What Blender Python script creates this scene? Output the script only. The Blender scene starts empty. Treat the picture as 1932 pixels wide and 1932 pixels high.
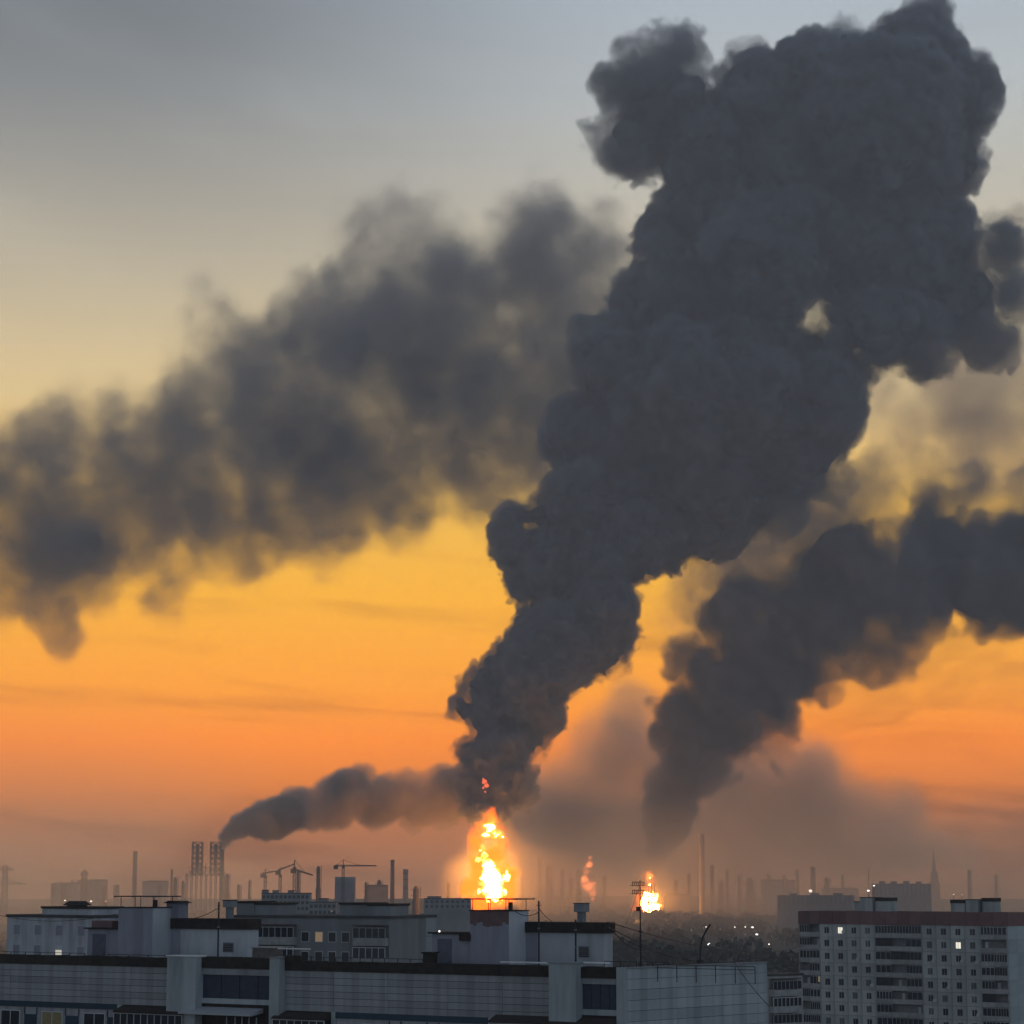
import bpy, math, random
import numpy as np
from mathutils import Vector, Matrix

sc = bpy.context.scene
COL = sc.collection
R = math.radians
rng = random.Random(7)

# ------------------------------------------------------------------ camera
EYE = 57.0                                    # metres above the valley floor
PITCH = R(8.94)
FPX = 4417.0                                  # focal length, in units of a 1932 px wide picture
cam_d = bpy.data.cameras.new('camera')
cam_d.sensor_width = 36.0
cam_d.lens = 36.0 * FPX / 1932.0
cam_d.clip_start = 1.0
cam_d.clip_end = 40000.0
cam = bpy.data.objects.new('camera', cam_d)
COL.objects.link(cam)
cam.location = (0, 0, EYE)
cam.rotation_euler = (math.pi / 2 + PITCH, 0, 0)
sc.camera = cam

# ------------------------------------------------------------------ sky
SUN_EL, SUN_AZ = R(1.5), R(-6.0)              # azimuth measured from +Y towards +X
w = bpy.data.worlds.new('World')
sc.world = w
w.use_nodes = True
nt = w.node_tree
nt.nodes.clear()


def nd(tree, kind, **kw):
    n = tree.nodes.new(kind)
    for k, v in kw.items():
        setattr(n, k, v)
    return n


def lk(tree, a, b):
    tree.links.new(a, b)


def mth(tree, op, a, b=None, c=None, clamp=False):
    n = tree.nodes.new('ShaderNodeMath')
    n.operation = op
    n.use_clamp = clamp
    for i, v in enumerate((a, b, c)):
        if v is None:
            continue
        if isinstance(v, (int, float)):
            n.inputs[i].default_value = v
        else:
            tree.links.new(v, n.inputs[i])
    return n.outputs[0]


def srgb(r, g, b):
    f = lambda c: (c / 255 / 12.92) if c <= 10 else ((c / 255 + .055) / 1.055) ** 2.4
    return (f(r), f(g), f(b))


def ramp_node(tree, fac, stops):
    n = tree.nodes.new('ShaderNodeValToRGB')
    e = n.color_ramp.elements
    while len(e) < len(stops):
        e.new(0.5)
    for k, (p, c) in enumerate(stops):
        e[k].position = p
        e[k].color = (c[0], c[1], c[2], 1)
    tree.links.new(fac, n.inputs[0])
    return n.outputs[0]


def el_of_row(row):                           # elevation of a picture row (1932 px tall picture)
    return math.atan((966 - row) / FPX) + PITCH


SKYK = 2.2                                    # ramp colours below are stored divided by this
HAZE_T = 0.58                                 # what the air lets through towards the horizon


def sk(row, c, gain=1.0):
    lin = srgb(*c)
    return (math.sin(el_of_row(row)) / 0.5, tuple(max(v, 0.004) * gain / HAZE_T / SKYK for v in lin))


tc = nd(nt, 'ShaderNodeTexCoord')
sep = nd(nt, 'ShaderNodeSeparateXYZ')
lk(nt, tc.outputs['Generated'], sep.inputs[0])
X_, Y_, Z_ = sep.outputs
elev = mth(nt, 'DIVIDE', mth(nt, 'MAXIMUM', Z_, 0.0), 0.5, clamp=True)
front = ramp_node(nt, elev, [
    (0.0, tuple(v / HAZE_T / SKYK for v in srgb(136, 94, 68))),
    sk(1560, (166, 100, 58)),
    sk(1490, (214, 116, 34)),
    sk(1400, (247, 132, 2)),
    sk(1290, (249, 154, 2)),
    sk(1120, (246, 173, 14)),
    sk(960, (236, 180, 54)),
    sk(760, (218, 190, 132)),
    sk(560, (198, 184, 152)),
    sk(380, (186, 181, 166)),
    sk(180, (170, 176, 177)),
    sk(0, (158, 168, 176)),
    (1.0, tuple(v / SKYK for v in srgb(118, 134, 152))),
])
back = ramp_node(nt, elev, [
    (0.0, tuple(v / SKYK for v in srgb(168, 176, 184))),
    (0.3, tuple(v / SKYK for v in srgb(162, 174, 188))),
    (1.0, tuple(v / SKYK for v in srgb(118, 134, 152))),
])
hl = mth(nt, 'SQRT', mth(nt, 'ADD', mth(nt, 'MULTIPLY', X_, X_), mth(nt, 'MULTIPLY', Y_, Y_)))
hl = mth(nt, 'MAXIMUM', hl, 0.001)
azc = mth(nt, 'DIVIDE', mth(nt, 'ADD', mth(nt, 'MULTIPLY', X_, math.sin(SUN_AZ)), mth(nt, 'MULTIPLY', Y_, math.cos(SUN_AZ))), hl)
mr = nd(nt, 'ShaderNodeMapRange', interpolation_type='SMOOTHSTEP')
lk(nt, azc, mr.inputs['Value'])
mr.inputs['From Min'].default_value = 0.1
mr.inputs['From Max'].default_value = 0.93
mx = nd(nt, 'ShaderNodeMix', data_type='RGBA')
lk(nt, mr.outputs[0], mx.inputs['Factor'])
lk(nt, back, mx.inputs['A'])
lk(nt, front, mx.inputs['B'])
# thin streaks of high cloud
cmb = nd(nt, 'ShaderNodeCombineXYZ')
lk(nt, mth(nt, 'MULTIPLY', X_, 7.0), cmb.inputs[0])
lk(nt, mth(nt, 'MULTIPLY', Y_, 7.0), cmb.inputs[1])
lk(nt, mth(nt, 'ADD', mth(nt, 'MULTIPLY', Z_, 70.0), mth(nt, 'MULTIPLY', X_, 5.0)), cmb.inputs[2])
ns = nd(nt, 'ShaderNodeTexNoise')
lk(nt, cmb.outputs[0], ns.inputs['Vector'])
ns.inputs['Scale'].default_value = 1.0
ns.inputs['Detail'].default_value = 5.0
ns.inputs['Roughness'].default_value = 0.55
st = nd(nt, 'ShaderNodeMapRange', interpolation_type='SMOOTHSTEP')
lk(nt, ns.outputs[0], st.inputs['Value'])
st.inputs['From Min'].default_value = 0.50
st.inputs['From Max'].default_value = 0.74
st.inputs['To Min'].default_value = 0.0
st.inputs['To Max'].default_value = 0.30
low = nd(nt, 'ShaderNodeMapRange', interpolation_type='SMOOTHSTEP')
lk(nt, Z_, low.inputs['Value'])
low.inputs['From Min'].default_value = 0.10
low.inputs['From Max'].default_value = 0.16
low.inputs['To Min'].default_value = 1.0
low.inputs['To Max'].default_value = 0.1
streak = mth(nt, 'MULTIPLY', st.outputs[0], low.outputs[0])
# broad soft grey veil higher up
cmb2 = nd(nt, 'ShaderNodeCombineXYZ')
lk(nt, mth(nt, 'MULTIPLY', X_, 4.5), cmb2.inputs[0])
lk(nt, mth(nt, 'MULTIPLY', Y_, 4.5), cmb2.inputs[1])
lk(nt, mth(nt, 'ADD', mth(nt, 'MULTIPLY', Z_, 12.0), mth(nt, 'MULTIPLY', X_, 4.0)), cmb2.inputs[2])
ns2 = nd(nt, 'ShaderNodeTexNoise')
lk(nt, cmb2.outputs[0], ns2.inputs['Vector'])
ns2.inputs['Scale'].default_value = 1.0
ns2.inputs['Detail'].default_value = 4.0
veil = nd(nt, 'ShaderNodeMapRange', interpolation_type='SMOOTHSTEP')
lk(nt, ns2.outputs[0], veil.inputs['Value'])
veil.inputs['From Min'].default_value = 0.0
veil.inputs['From Max'].default_value = 0.58
veil.inputs['To Min'].default_value = 0.0
veil.inputs['To Max'].default_value = 0.62
hi_ = nd(nt, 'ShaderNodeMapRange', interpolation_type='SMOOTHSTEP')
lk(nt, Z_, hi_.inputs['Value'])
hi_.inputs['From Min'].default_value = 0.20
hi_.inputs['From Max'].default_value = 0.36
side_ = nd(nt, 'ShaderNodeMapRange', interpolation_type='SMOOTHSTEP')   # this cloud lies to the left
lk(nt, X_, side_.inputs['Value'])
side_.inputs['From Min'].default_value = 0.10
side_.inputs['From Max'].default_value = -0.17
veilf = mth(nt, 'MULTIPLY', mth(nt, 'MULTIPLY', veil.outputs[0], hi_.outputs[0]), side_.outputs[0])
keep = mth(nt, 'MULTIPLY', mth(nt, 'SUBTRACT', 1.0, streak), mth(nt, 'SUBTRACT', 1.0, veilf))
# mottled low cloud towards the right
cmb3 = nd(nt, 'ShaderNodeCombineXYZ')
lk(nt, mth(nt, 'MULTIPLY', X_, 22.0), cmb3.inputs[0])
lk(nt, mth(nt, 'MULTIPLY', Y_, 22.0), cmb3.inputs[1])
lk(nt, mth(nt, 'MULTIPLY', Z_, 60.0), cmb3.inputs[2])
ns3 = nd(nt, 'ShaderNodeTexNoise')
lk(nt, cmb3.outputs[0], ns3.inputs['Vector'])
ns3.inputs['Scale'].default_value = 1.0
ns3.inputs['Detail'].default_value = 6.0
ns3.inputs['Roughness'].default_value = 0.6
ns3.inputs['Distortion'].default_value = 0.6
mot = nd(nt, 'ShaderNodeMapRange', interpolation_type='SMOOTHSTEP')
lk(nt, ns3.outputs[0], mot.inputs['Value'])
mot.inputs['From Min'].default_value = 0.35
mot.inputs['From Max'].default_value = 0.62
mot.inputs['To Min'].default_value = 0.22
mot.inputs['To Max'].default_value = 0.0
rgt = nd(nt, 'ShaderNodeMapRange', interpolation_type='SMOOTHSTEP')
lk(nt, X_, rgt.inputs['Value'])
rgt.inputs['From Min'].default_value = 0.06
rgt.inputs['From Max'].default_value = 0.16
keep = mth(nt, 'MULTIPLY', keep, mth(nt, 'SUBTRACT', 1.0, mth(nt, 'MULTIPLY', mth(nt, 'MULTIPLY', mot.outputs[0], rgt.outputs[0]), low.outputs[0])))
bg = nd(nt, 'ShaderNodeBackground')
lk(nt, mx.outputs['Result'], bg.inputs[0])
lk(nt, mth(nt, 'MULTIPLY', keep, SKYK), bg.inputs[1])
sky = nd(nt, 'ShaderNodeTexSky', sky_type='NISHITA')
sky.sun_disc = False
sky.sun_elevation = SUN_EL
sky.sun_rotation = SUN_AZ
sky.dust_density = 3.0
bg2 = nd(nt, 'ShaderNodeBackground')
lk(nt, sky.outputs[0], bg2.inputs[0])
bg2.inputs[1].default_value = 0.004
add = nd(nt, 'ShaderNodeAddShader')
lk(nt, bg.outputs[0], add.inputs[0])
lk(nt, bg2.outputs[0], add.inputs[1])
wo = nd(nt, 'ShaderNodeOutputWorld')
lk(nt, add.outputs[0], wo.inputs['Surface'])

# ------------------------------------------------------------------ sun (down at the horizon, behind the smoke)
sd = bpy.data.lights.new('sun', 'SUN')
sd.energy = 0.35
sd.angle = R(0.5)
sd.color = (1.0, 0.62, 0.32)
sun = bpy.data.objects.new('sun', sd)
COL.objects.link(sun)
to_sun = Vector((math.sin(SUN_AZ) * math.cos(SUN_EL), math.cos(SUN_AZ) * math.cos(SUN_EL), math.sin(SUN_EL)))
sun.rotation_euler = to_sun.to_track_quat('Z', 'Y').to_euler()
sun.location = (0, -50, 300)

# ------------------------------------------------------------------ exposure and sampling
sc.view_settings.view_transform = 'Standard'
sc.view_settings.look = 'None'
sc.view_settings.exposure = 0.0
sc.view_settings.gamma = 1.0
sc.view_settings.use_curve_mapping = False
cy = sc.cycles
cy.use_denoising = True
cy.max_bounces = 4
cy.diffuse_bounces = 2
cy.volume_bounces = 1
cy.transparent_max_bounces = 16
cy.volume_step_rate = 2.0
cy.volume_max_steps = 256
cy.use_adaptive_sampling = False
sc.world.cycles.sampling_method = 'MANUAL'
sc.world.cycles.sample_map_resolution = 512

# ------------------------------------------------------------------ geometry helpers
CT, ST = math.cos(PITCH), math.sin(PITCH)


def ray(px, py):
    u, v = (px - 966) / FPX, (966 - py) / FPX
    return Vector((u, CT - v * ST, ST + v * CT))


def P(px, py, D):
    d = ray(px, py)
    return Vector((0, 0, EYE)) + d * (D / d.y)


def link(name, data, parent=None):
    o = bpy.data.objects.new(name, data)
    COL.objects.link(o)
    if parent is not None:
        o.parent = parent
    return o


def tag(o, label=None, cat=None, group=None, kind=None):
    if label:
        o['label'] = label
    if cat:
        o['category'] = cat
    if group:
        o['group'] = group
    if kind:
        o['kind'] = kind
    return o


class MB:
    """collects faces; build() links them as one mesh object"""

    def __init__(s):
        s.v, s.f = [], []

    def box(s, x0, x1, y0, y1, z0, z1):
        b = len(s.v)
        s.v += [(x, y, z) for z in (z0, z1) for y in (y0, y1) for x in (x0, x1)]
        s.f += [tuple(b + i for i in q) for q in ((0, 2, 3, 1), (4, 5, 7, 6), (0, 1, 5, 4), (2, 6, 7, 3), (0, 4, 6, 2), (1, 3, 7, 5))]
        return s

    def hexa(s, pts):                          # eight corners, as box()
        b = len(s.v)
        s.v += [tuple(p) for p in pts]
        s.f += [tuple(b + i for i in q) for q in ((0, 2, 3, 1), (4, 5, 7, 6), (0, 1, 5, 4), (2, 6, 7, 3), (0, 4, 6, 2), (1, 3, 7, 5))]
        return s

    def bar(s, a, b, r, n=4, r2=None):
        a, b = Vector(a), Vector(b)
        r2 = r if r2 is None else r2
        d = (b - a)
        if d.length < 1e-6:
            return s
        d.normalize()
        u = d.cross(Vector((0, 0, 1)) if abs(d.z) < .9 else Vector((1, 0, 0))).normalized()
        v = d.cross(u)
        k = len(s.v)
        for c, q in ((a, r), (b, r2)):
            for i in range(n):
                t = 2 * math.pi * (i + .5) / n
                s.v.append(tuple(c + (u * math.cos(t) + v * math.sin(t)) * q))
        for i in range(n):
            j = (i + 1) % n
            s.f.append((k + i, k + j, k + n + j, k + n + i))
        s.f.append(tuple(k + i for i in range(n))[::-1])
        s.f.append(tuple(k + n + i for i in range(n)))
        return s

    def tube(s, pts, r, n=5):
        for a, b in zip(pts[:-1], pts[1:]):
            s.bar(a, b, r, n)
        return s

    def lathe(s, prof, n=14, cx=0, cy_=0):     # prof: (radius, z) from the bottom up
        k = len(s.v)
        for r, z in prof:
            for i in range(n):
                t = 2 * math.pi * i / n
                s.v.append((cx + r * math.cos(t), cy_ + r * math.sin(t), z))
        for q in range(len(prof) - 1):
            for i in range(n):
                j = (i + 1) % n
                s.f.append((k + q * n + i, k + q * n + j, k + (q + 1) * n + j, k + (q + 1) * n + i))
        s.f.append(tuple(k + i for i in range(n))[::-1])
        s.f.append(tuple(k + (len(prof) - 1) * n + i for i in range(n)))
        return s

    def ball(s, c, rx, ry=None, rz=None, n=6, m=4):
        ry, rz = ry or rx, rz or rx
        k = len(s.v)
        for q in range(1, m):
            t = math.pi * q / m
            for i in range(n):
                p = 2 * math.pi * i / n
                s.v.append((c[0] + rx * math.sin(t) * math.cos(p), c[1] + ry * math.sin(t) * math.sin(p), c[2] + rz * math.cos(t)))
        top, bot = len(s.v), len(s.v) + 1
        s.v += [(c[0], c[1], c[2] + rz), (c[0], c[1], c[2] - rz)]
        for q in range(m - 2):
            for i in range(n):
                j = (i + 1) % n
                s.f.append((k + q * n + i, k + (q + 1) * n + i, k + (q + 1) * n + j, k + q * n + j))
        for i in range(n):
            j = (i + 1) % n
            s.f.append((top, k + i, k + j))
            s.f.append((bot, k + (m - 2) * n + j, k + (m - 2) * n + i))
        return s

    def mesh(s, name, mat):
        me = bpy.data.meshes.new(name)
        me.from_pydata(s.v, [], s.f)
        if mat:
            me.materials.append(mat)
        me.update()
        return me

    def build(s, name, mat, parent=None):
        return link(name, s.mesh(name, mat), parent)


def empty(name, loc=(0, 0, 0), rz=0.0):
    o = bpy.data.objects.new(name, None)
    o.location = loc
    o.rotation_euler = (0, 0, rz)
    o.empty_display_size = 1
    COL.objects.link(o)
    return o


def copy_tree(o, parent=None):
    c = o.copy()
    COL.objects.link(c)
    if parent is not None:
        c.parent = parent
    for ch in list(o.children):
        copy_tree(ch, c)
    return c


class Frame:
    """upright frame on a facade: x along it (left to right as seen), y into the building, z up from the ground"""

    def __init__(s, A, B, z=0.0):
        s.A = Vector((A.x, A.y, z))
        d = Vector((B.x - A.x, B.y - A.y, 0))
        s.len = d.length
        s.ux = d.normalized()
        s.uy = Vector((-s.ux.y, s.ux.x, 0))
        s.rz = math.atan2(s.ux.y, s.ux.x)

    def px(s, px, py, y=0.0):                  # (x, z) of the picture point on the plane at depth y
        o = Vector((0, 0, EYE))
        d = ray(px, py)
        a = s.A + s.uy * y
        t = (a - o).dot(s.uy) / d.dot(s.uy)
        p = o + d * t - s.A
        return p.dot(s.ux), p.z

    def rect(s, x0, x1, y0, y1, y=0.0):        # picture rectangle -> x0, x1, z0, z1
        m = (y0 + y1) / 2
        xa, xb = s.px(x0, m, y)[0], s.px(x1, m, y)[0]
        c = (x0 + x1) / 2
        return xa, xb, s.px(c, y1, y)[1], s.px(c, y0, y)[1]

    def world(s, x, y, z):
        return s.A + s.ux * x + s.uy * y + Vector((0, 0, z))

    def empty(s, name):
        return empty(name, s.A, s.rz)


# ------------------------------------------------------------------ materials
MATS = {}


def mat(name, col, rough=0.85, var=0.25, scale=1.5, dirt=None, dirt_amt=0.0, metal=0.0, bump=0.0, stretch=(1, 1, 1)):
    if name in MATS:
        return MATS[name]
    m = bpy.data.materials.new(name)
    m.use_nodes = True
    t = m.node_tree
    b = t.nodes['Principled BSDF']
    b.inputs['Roughness'].default_value = rough
    b.inputs['Metallic'].default_value = metal
    b.inputs['Specular IOR Level'].default_value = 0.25
    tcn = nd(t, 'ShaderNodeTexCoord')
    mp = nd(t, 'ShaderNodeMapping')
    mp.inputs['Scale'].default_value = stretch
    lk(t, tcn.outputs['Object'], mp.inputs[0])
    n1 = nd(t, 'ShaderNodeTexNoise')
    n1.inputs['Scale'].default_value = scale
    n1.inputs['Detail'].default_value = 6
    n1.inputs['Roughness'].default_value = 0.65
    lk(t, mp.outputs[0], n1.inputs['Vector'])
    c = ramp_node(t, n1.outputs[0], [(0.25, tuple(v * (1 - var) for v in col)), (0.75, tuple(min(v * (1 + var), .95) for v in col))])
    if dirt:
        n2 = nd(t, 'ShaderNodeTexNoise')
        n2.inputs['Scale'].default_value = scale * 0.35
        n2.inputs['Detail'].default_value = 5
        lk(t, mp.outputs[0], n2.inputs['Vector'])
        mrn = nd(t, 'ShaderNodeMapRange')
        lk(t, n2.outputs[0], mrn.inputs['Value'])
        mrn.inputs['From Min'].default_value = 0.48
        mrn.inputs['From Max'].default_value = 0.7
        mrn.inputs['To Max'].default_value = dirt_amt
        mi = nd(t, 'ShaderNodeMix', data_type='RGBA')
        lk(t, mrn.outputs[0], mi.inputs['Factor'])
        lk(t, c, mi.inputs['A'])
        mi.inputs['B'].default_value = (*dirt, 1)
        c = mi.outputs['Result']
    oi = nd(t, 'ShaderNodeObjectInfo')         # every board and panel a shade of its own
    hs_ = nd(t, 'ShaderNodeHueSaturation')
    lk(t, mth(t, 'ADD', mth(t, 'MULTIPLY', oi.outputs['Random'], 0.26), 0.87), hs_.inputs['Value'])
    lk(t, c, hs_.inputs['Color'])
    c = hs_.outputs[0]
    lk(t, c, b.inputs['Base Color'])
    if bump:
        bp = nd(t, 'ShaderNodeBump')
        bp.inputs['Strength'].default_value = bump
        bp.inputs['Distance'].default_value = 0.03
        lk(t, n1.outputs[0], bp.inputs['Height'])
        lk(t, bp.outputs[0], b.inputs['Normal'])
    MATS[name] = m
    return m


def glow(name, col, strength, sampled=False):
    if name in MATS:
        return MATS[name]
    m = bpy.data.materials.new(name)
    m.use_nodes = True
    t = m.node_tree
    t.nodes.clear()
    e = nd(t, 'ShaderNodeEmission')
    e.inputs[0].default_value = (*col, 1)
    e.inputs[1].default_value = strength
    o = nd(t, 'ShaderNodeOutputMaterial')
    lk(t, e.outputs[0], o.inputs[0])
    m.cycles.emission_sampling = 'AUTO' if sampled else 'NONE'
    MATS[name] = m
    return m


def smoke_mat(name, col, aniso=0.0):
    m = bpy.data.materials.new(name)
    m.use_nodes = True
    t = m.node_tree
    t.nodes.clear()
    v = nd(t, 'ShaderNodeVolumePrincipled')
    v.inputs['Color'].default_value = (*col, 1)
    v.inputs['Density'].default_value = 1.0
    v.inputs['Density Attribute'].default_value = 'density'
    v.inputs['Anisotropy'].default_value = aniso
    o = nd(t, 'ShaderNodeOutputMaterial')
    lk(t, v.outputs[0], o.inputs['Volume'])
    return m


def flame_mat(name, col, strength, absorb=0.0):
    m = bpy.data.materials.new(name)
    m.use_nodes = True
    t = m.node_tree
    t.nodes.clear()
    at = nd(t, 'ShaderNodeAttribute')
    at.attribute_name = 'density'
    e = nd(t, 'ShaderNodeEmission')
    e.inputs[0].default_value = (*col, 1)
    lk(t, mth(t, 'MULTIPLY', at.outputs['Fac'], strength), e.inputs[1])
    o = nd(t, 'ShaderNodeOutputMaterial')
    end = e.outputs[0]
    if absorb:                                 # sooty gas hides what lies behind it
        va = nd(t, 'ShaderNodeVolumeAbsorption')
        va.inputs['Color'].default_value = (0, 0, 0, 1)
        lk(t, mth(t, 'MULTIPLY', at.outputs['Fac'], absorb), va.inputs['Density'])
        ad = nd(t, 'ShaderNodeAddShader')
        lk(t, end, ad.inputs[0])
        lk(t, va.outputs[0], ad.inputs[1])
        end = ad.outputs[0]
    lk(t, end, o.inputs['Volume'])
    return m


# ------------------------------------------------------------------ smoke: puffs stamped into a density grid
def spline_matrix(n, step, off):
    m = int(n / step) + 5
    x = np.arange(n, dtype=np.float32) / step + off + 1.0
    i = np.floor(x).astype(int)
    f = x - i
    W = np.zeros((n, m + 2), np.float32)
    r = np.arange(n)
    W[r, i - 1] = (1 - f) ** 3 / 6
    W[r, i] = (3 * f ** 3 - 6 * f ** 2 + 4) / 6
    W[r, i + 1] = (-3 * f ** 3 + 3 * f ** 2 + 3 * f + 1) / 6
    W[r, i + 2] = f ** 3 / 6
    return W


def noise3(shape, vox, size, seed):
    """smooth random field, about -1..1, with lumps of SIZE metres"""
    g = np.random.default_rng(seed)
    ms = [spline_matrix(n, max(size / vox, 1.0), g.random() * .9) for n in shape]
    a = g.uniform(-1, 1, [m.shape[1] for m in ms]).astype(np.float32)
    a = np.tensordot(ms[0], a, (1, 0))
    a = np.matmul(ms[1], a)
    a = np.matmul(a, ms[2].T)
    return a * 2.6


def fbm(shape, vox, sizes, seed, billow=0.0, rough=0.72):
    out = np.zeros(shape, np.float32)
    for k, s in enumerate(sizes):
        v = noise3(shape, vox, s, seed * 31 + k)
        if billow:
            v = (1 - billow) * v + billow * (np.abs(v) * 2 - 0.7)
        out += v * (s / sizes[0]) ** rough
    return out


def grid_volume(name, arr, lo, vox, material, parent=None):
    """a Volume object whose density grid is ARR (sampled by geometry nodes from a vertex attribute)"""
    nx, ny, nz = arr.shape
    lo = [float(v) for v in lo]
    hi = [lo[i] + vox * (n - 1) for i, n in enumerate((nx, ny, nz))]
    me = bpy.data.meshes.new(name + '_values')
    me.vertices.add(arr.size)
    a = me.attributes.new('rho', 'FLOAT', 'POINT')
    a.data.foreach_set('value', np.ascontiguousarray(arr, dtype=np.float32).ravel())
    src = bpy.data.objects.new(name + '_values', me)
    g = bpy.data.node_groups.new(name, 'GeometryNodeTree')
    g.interface.new_socket('Geometry', in_out='INPUT', socket_type='NodeSocketGeometry')
    g.interface.new_socket('Geometry', in_out='OUTPUT', socket_type='NodeSocketGeometry')
    go = g.nodes.new('NodeGroupOutput')
    vc = g.nodes.new('GeometryNodeVolumeCube')
    vc.inputs['Min'].default_value = lo
    vc.inputs['Max'].default_value = hi
    for k, n in zip('XYZ', (nx, ny, nz)):
        vc.inputs['Resolution ' + k].default_value = n
    pos = g.nodes.new('GeometryNodeInputPosition')

    def vm(op, v, c):
        n = g.nodes.new('ShaderNodeVectorMath')
        n.operation = op
        g.links.new(v, n.inputs[0])
        if c is not None:
            n.inputs[1].default_value = c
        return n.outputs[0]
    v = vm('FLOOR', vm('ADD', vm('DIVIDE', vm('SUBTRACT', pos.outputs[0], lo), (vox, vox, vox)), (.5, .5, .5)), None)
    sp = g.nodes.new('ShaderNodeSeparateXYZ')
    g.links.new(v, sp.inputs[0])

    def im(op, p, q):
        n = g.nodes.new('FunctionNodeIntegerMath')
        n.operation = op
        for i, z in enumerate((p, q)):
            if isinstance(z, int):
                n.inputs[i].default_value = z
            else:
                g.links.new(z, n.inputs[i])
        return n.outputs[0]
    idx = im('ADD', im('MULTIPLY', im('ADD', im('MULTIPLY', sp.outputs[0], ny), sp.outputs[1]), nz), sp.outputs[2])
    si = g.nodes.new('GeometryNodeSampleIndex')
    si.data_type = 'FLOAT'
    na = g.nodes.new('GeometryNodeInputNamedAttribute')
    na.data_type = 'FLOAT'
    na.inputs[0].default_value = 'rho'
    oi = g.nodes.new('GeometryNodeObjectInfo')
    oi.inputs[0].default_value = src
    g.links.new(oi.outputs['Geometry'], si.inputs['Geometry'])
    g.links.new(na.outputs[0], si.inputs['Value'])
    g.links.new(idx, si.inputs['Index'])
    g.links.new(si.outputs[0], vc.inputs['Density'])
    smn = g.nodes.new('GeometryNodeSetMaterial')
    smn.inputs['Material'].default_value = material
    g.links.new(vc.outputs[0], smn.inputs[0])
    g.links.new(smn.outputs[0], go.inputs[0])
    vd = bpy.data.volumes.new(name)
    vd.materials.append(material)
    o = link(name, vd, parent)
    md = o.modifiers.new('grid', 'NODES')
    md.node_group = g
    return o


def iso_mesh(name, arr, lo, vox, iso, material, parent=None, least=0.0):
    import openvdb
    g = openvdb.FloatGrid(-1000.0)
    g.copyFromArray(np.ascontiguousarray(arr, dtype=np.float32))
    pts, tri, quad = g.convertToPolygons(iso, 0.0)
    faces = [list(map(int, f)) for f in tri] + [list(map(int, f)) for f in quad]
    if least:                                  # leave out crumbs
        par = list(range(len(pts)))

        def find(a):
            while par[a] != a:
                par[a] = par[par[a]]
                a = par[a]
            return a
        for f in faces:
            r0 = find(f[0])
            for q in f[1:]:
                par[find(q)] = r0
        cnt_ = {}
        roots = [find(f[0]) for f in faces]
        for q in roots:
            cnt_[q] = cnt_.get(q, 0) + 1
        big = max(cnt_.values(), default=0)
        faces = [f for f, q in zip(faces, roots) if cnt_[q] >= least * big]
    me = bpy.data.meshes.new(name)
    me.from_pydata((pts * vox + np.array(lo)).tolist(), [], faces)
    me.polygons.foreach_set('use_smooth', [True] * len(me.polygons))
    me.materials.append(material)
    me.update()
    return link(name, me, parent)


def puff_tree(puffs, D, seed, kids, dy):
    """picture puffs (x, y, r[, weight]) -> world spheres, each with smaller ones budding from its surface"""
    g = random.Random(seed)
    out = []
    for p in puffs:
        x, y, r = p[:3]
        wgt = p[3] if len(p) > 3 else 1.0
        c = P(x, y, D)
        k = math.hypot(c.y, c.z - EYE) / FPX
        rr = r * k
        c = c + Vector((0, g.uniform(-dy, dy) * rr, 0))

        def bud(c, rr, lev):
            out.append((c, rr, wgt))
            if lev >= len(kids):
                return
            for _ in range(kids[lev][0]):
                z = g.uniform(-1, 1)
                t = g.uniform(0, 6.283)
                q = math.sqrt(1 - z * z)
                d = Vector((q * math.cos(t), q * math.sin(t), z))
                r2 = rr * g.uniform(*kids[lev][1])
                bud(c + d * (rr - r2 * kids[lev][2]), r2, lev + 1)
        bud(c, rr * (0.94 if kids else 1.0), 0)
    return out


def stamp(spheres, vox, soft, sizes, amp, seed, billow=0.0, pad=None, clip=None, wcore=0.75, shift=0.4, rough=0.72, blend=False):
    """density 0..1 and a signed-depth field for the solid core"""
    pad = pad if pad is not None else soft + amp * 2
    C = np.array([s[0] for s in spheres])
    r = np.array([s[1] for s in spheres])[:, None]
    lo = (C - r).min(0) - pad
    hi = (C + r).max(0) + pad
    if clip:
        lo = np.maximum(lo, clip[0])
        hi = np.minimum(hi, clip[1])
    n = np.ceil((hi - lo) / vox).astype(int) + 1
    F = np.zeros(n, np.float32)
    S = np.full(n, -1000.0, np.float32)
    N = fbm(tuple(n), vox, sizes, seed, billow, rough) * amp
    ax = [lo[i] + np.arange(n[i]) * vox for i in range(3)]
    for c, rr, wgt in spheres:
        sl = []
        m = rr + amp * 1.8 + soft * shift
        for i in range(3):
            a = max(int((c[i] - m - lo[i]) / vox), 0)
            b = min(int((c[i] + m - lo[i]) / vox) + 2, n[i])
            sl.append(slice(a, b))
        if any(s.stop <= s.start for s in sl):
            continue
        sl = tuple(sl)
        d = np.sqrt(((ax[0][sl[0]] - c[0]) ** 2)[:, None, None] + ((ax[1][sl[1]] - c[1]) ** 2)[None, :, None] + ((ax[2][sl[2]] - c[2]) ** 2)[None, None, :]).astype(np.float32)
        kn = min(1.0, max(.2, .6 * rr / amp)) if amp else 1.0
        s = rr - d + N[sl] * kn
        v = np.clip(s / min(soft, rr * .9) + shift, 0, 1)
        if blend:                              # soft overlap: puffs thicken one another
            F[sl] = 1 - (1 - F[sl]) * (1 - min(wgt, .98) * .72 * v)
        else:
            np.maximum(F[sl], wgt * v, out=F[sl])
        if wgt >= wcore:
            np.maximum(S[sl], s, out=S[sl])
    return F, S, lo, n


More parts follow.
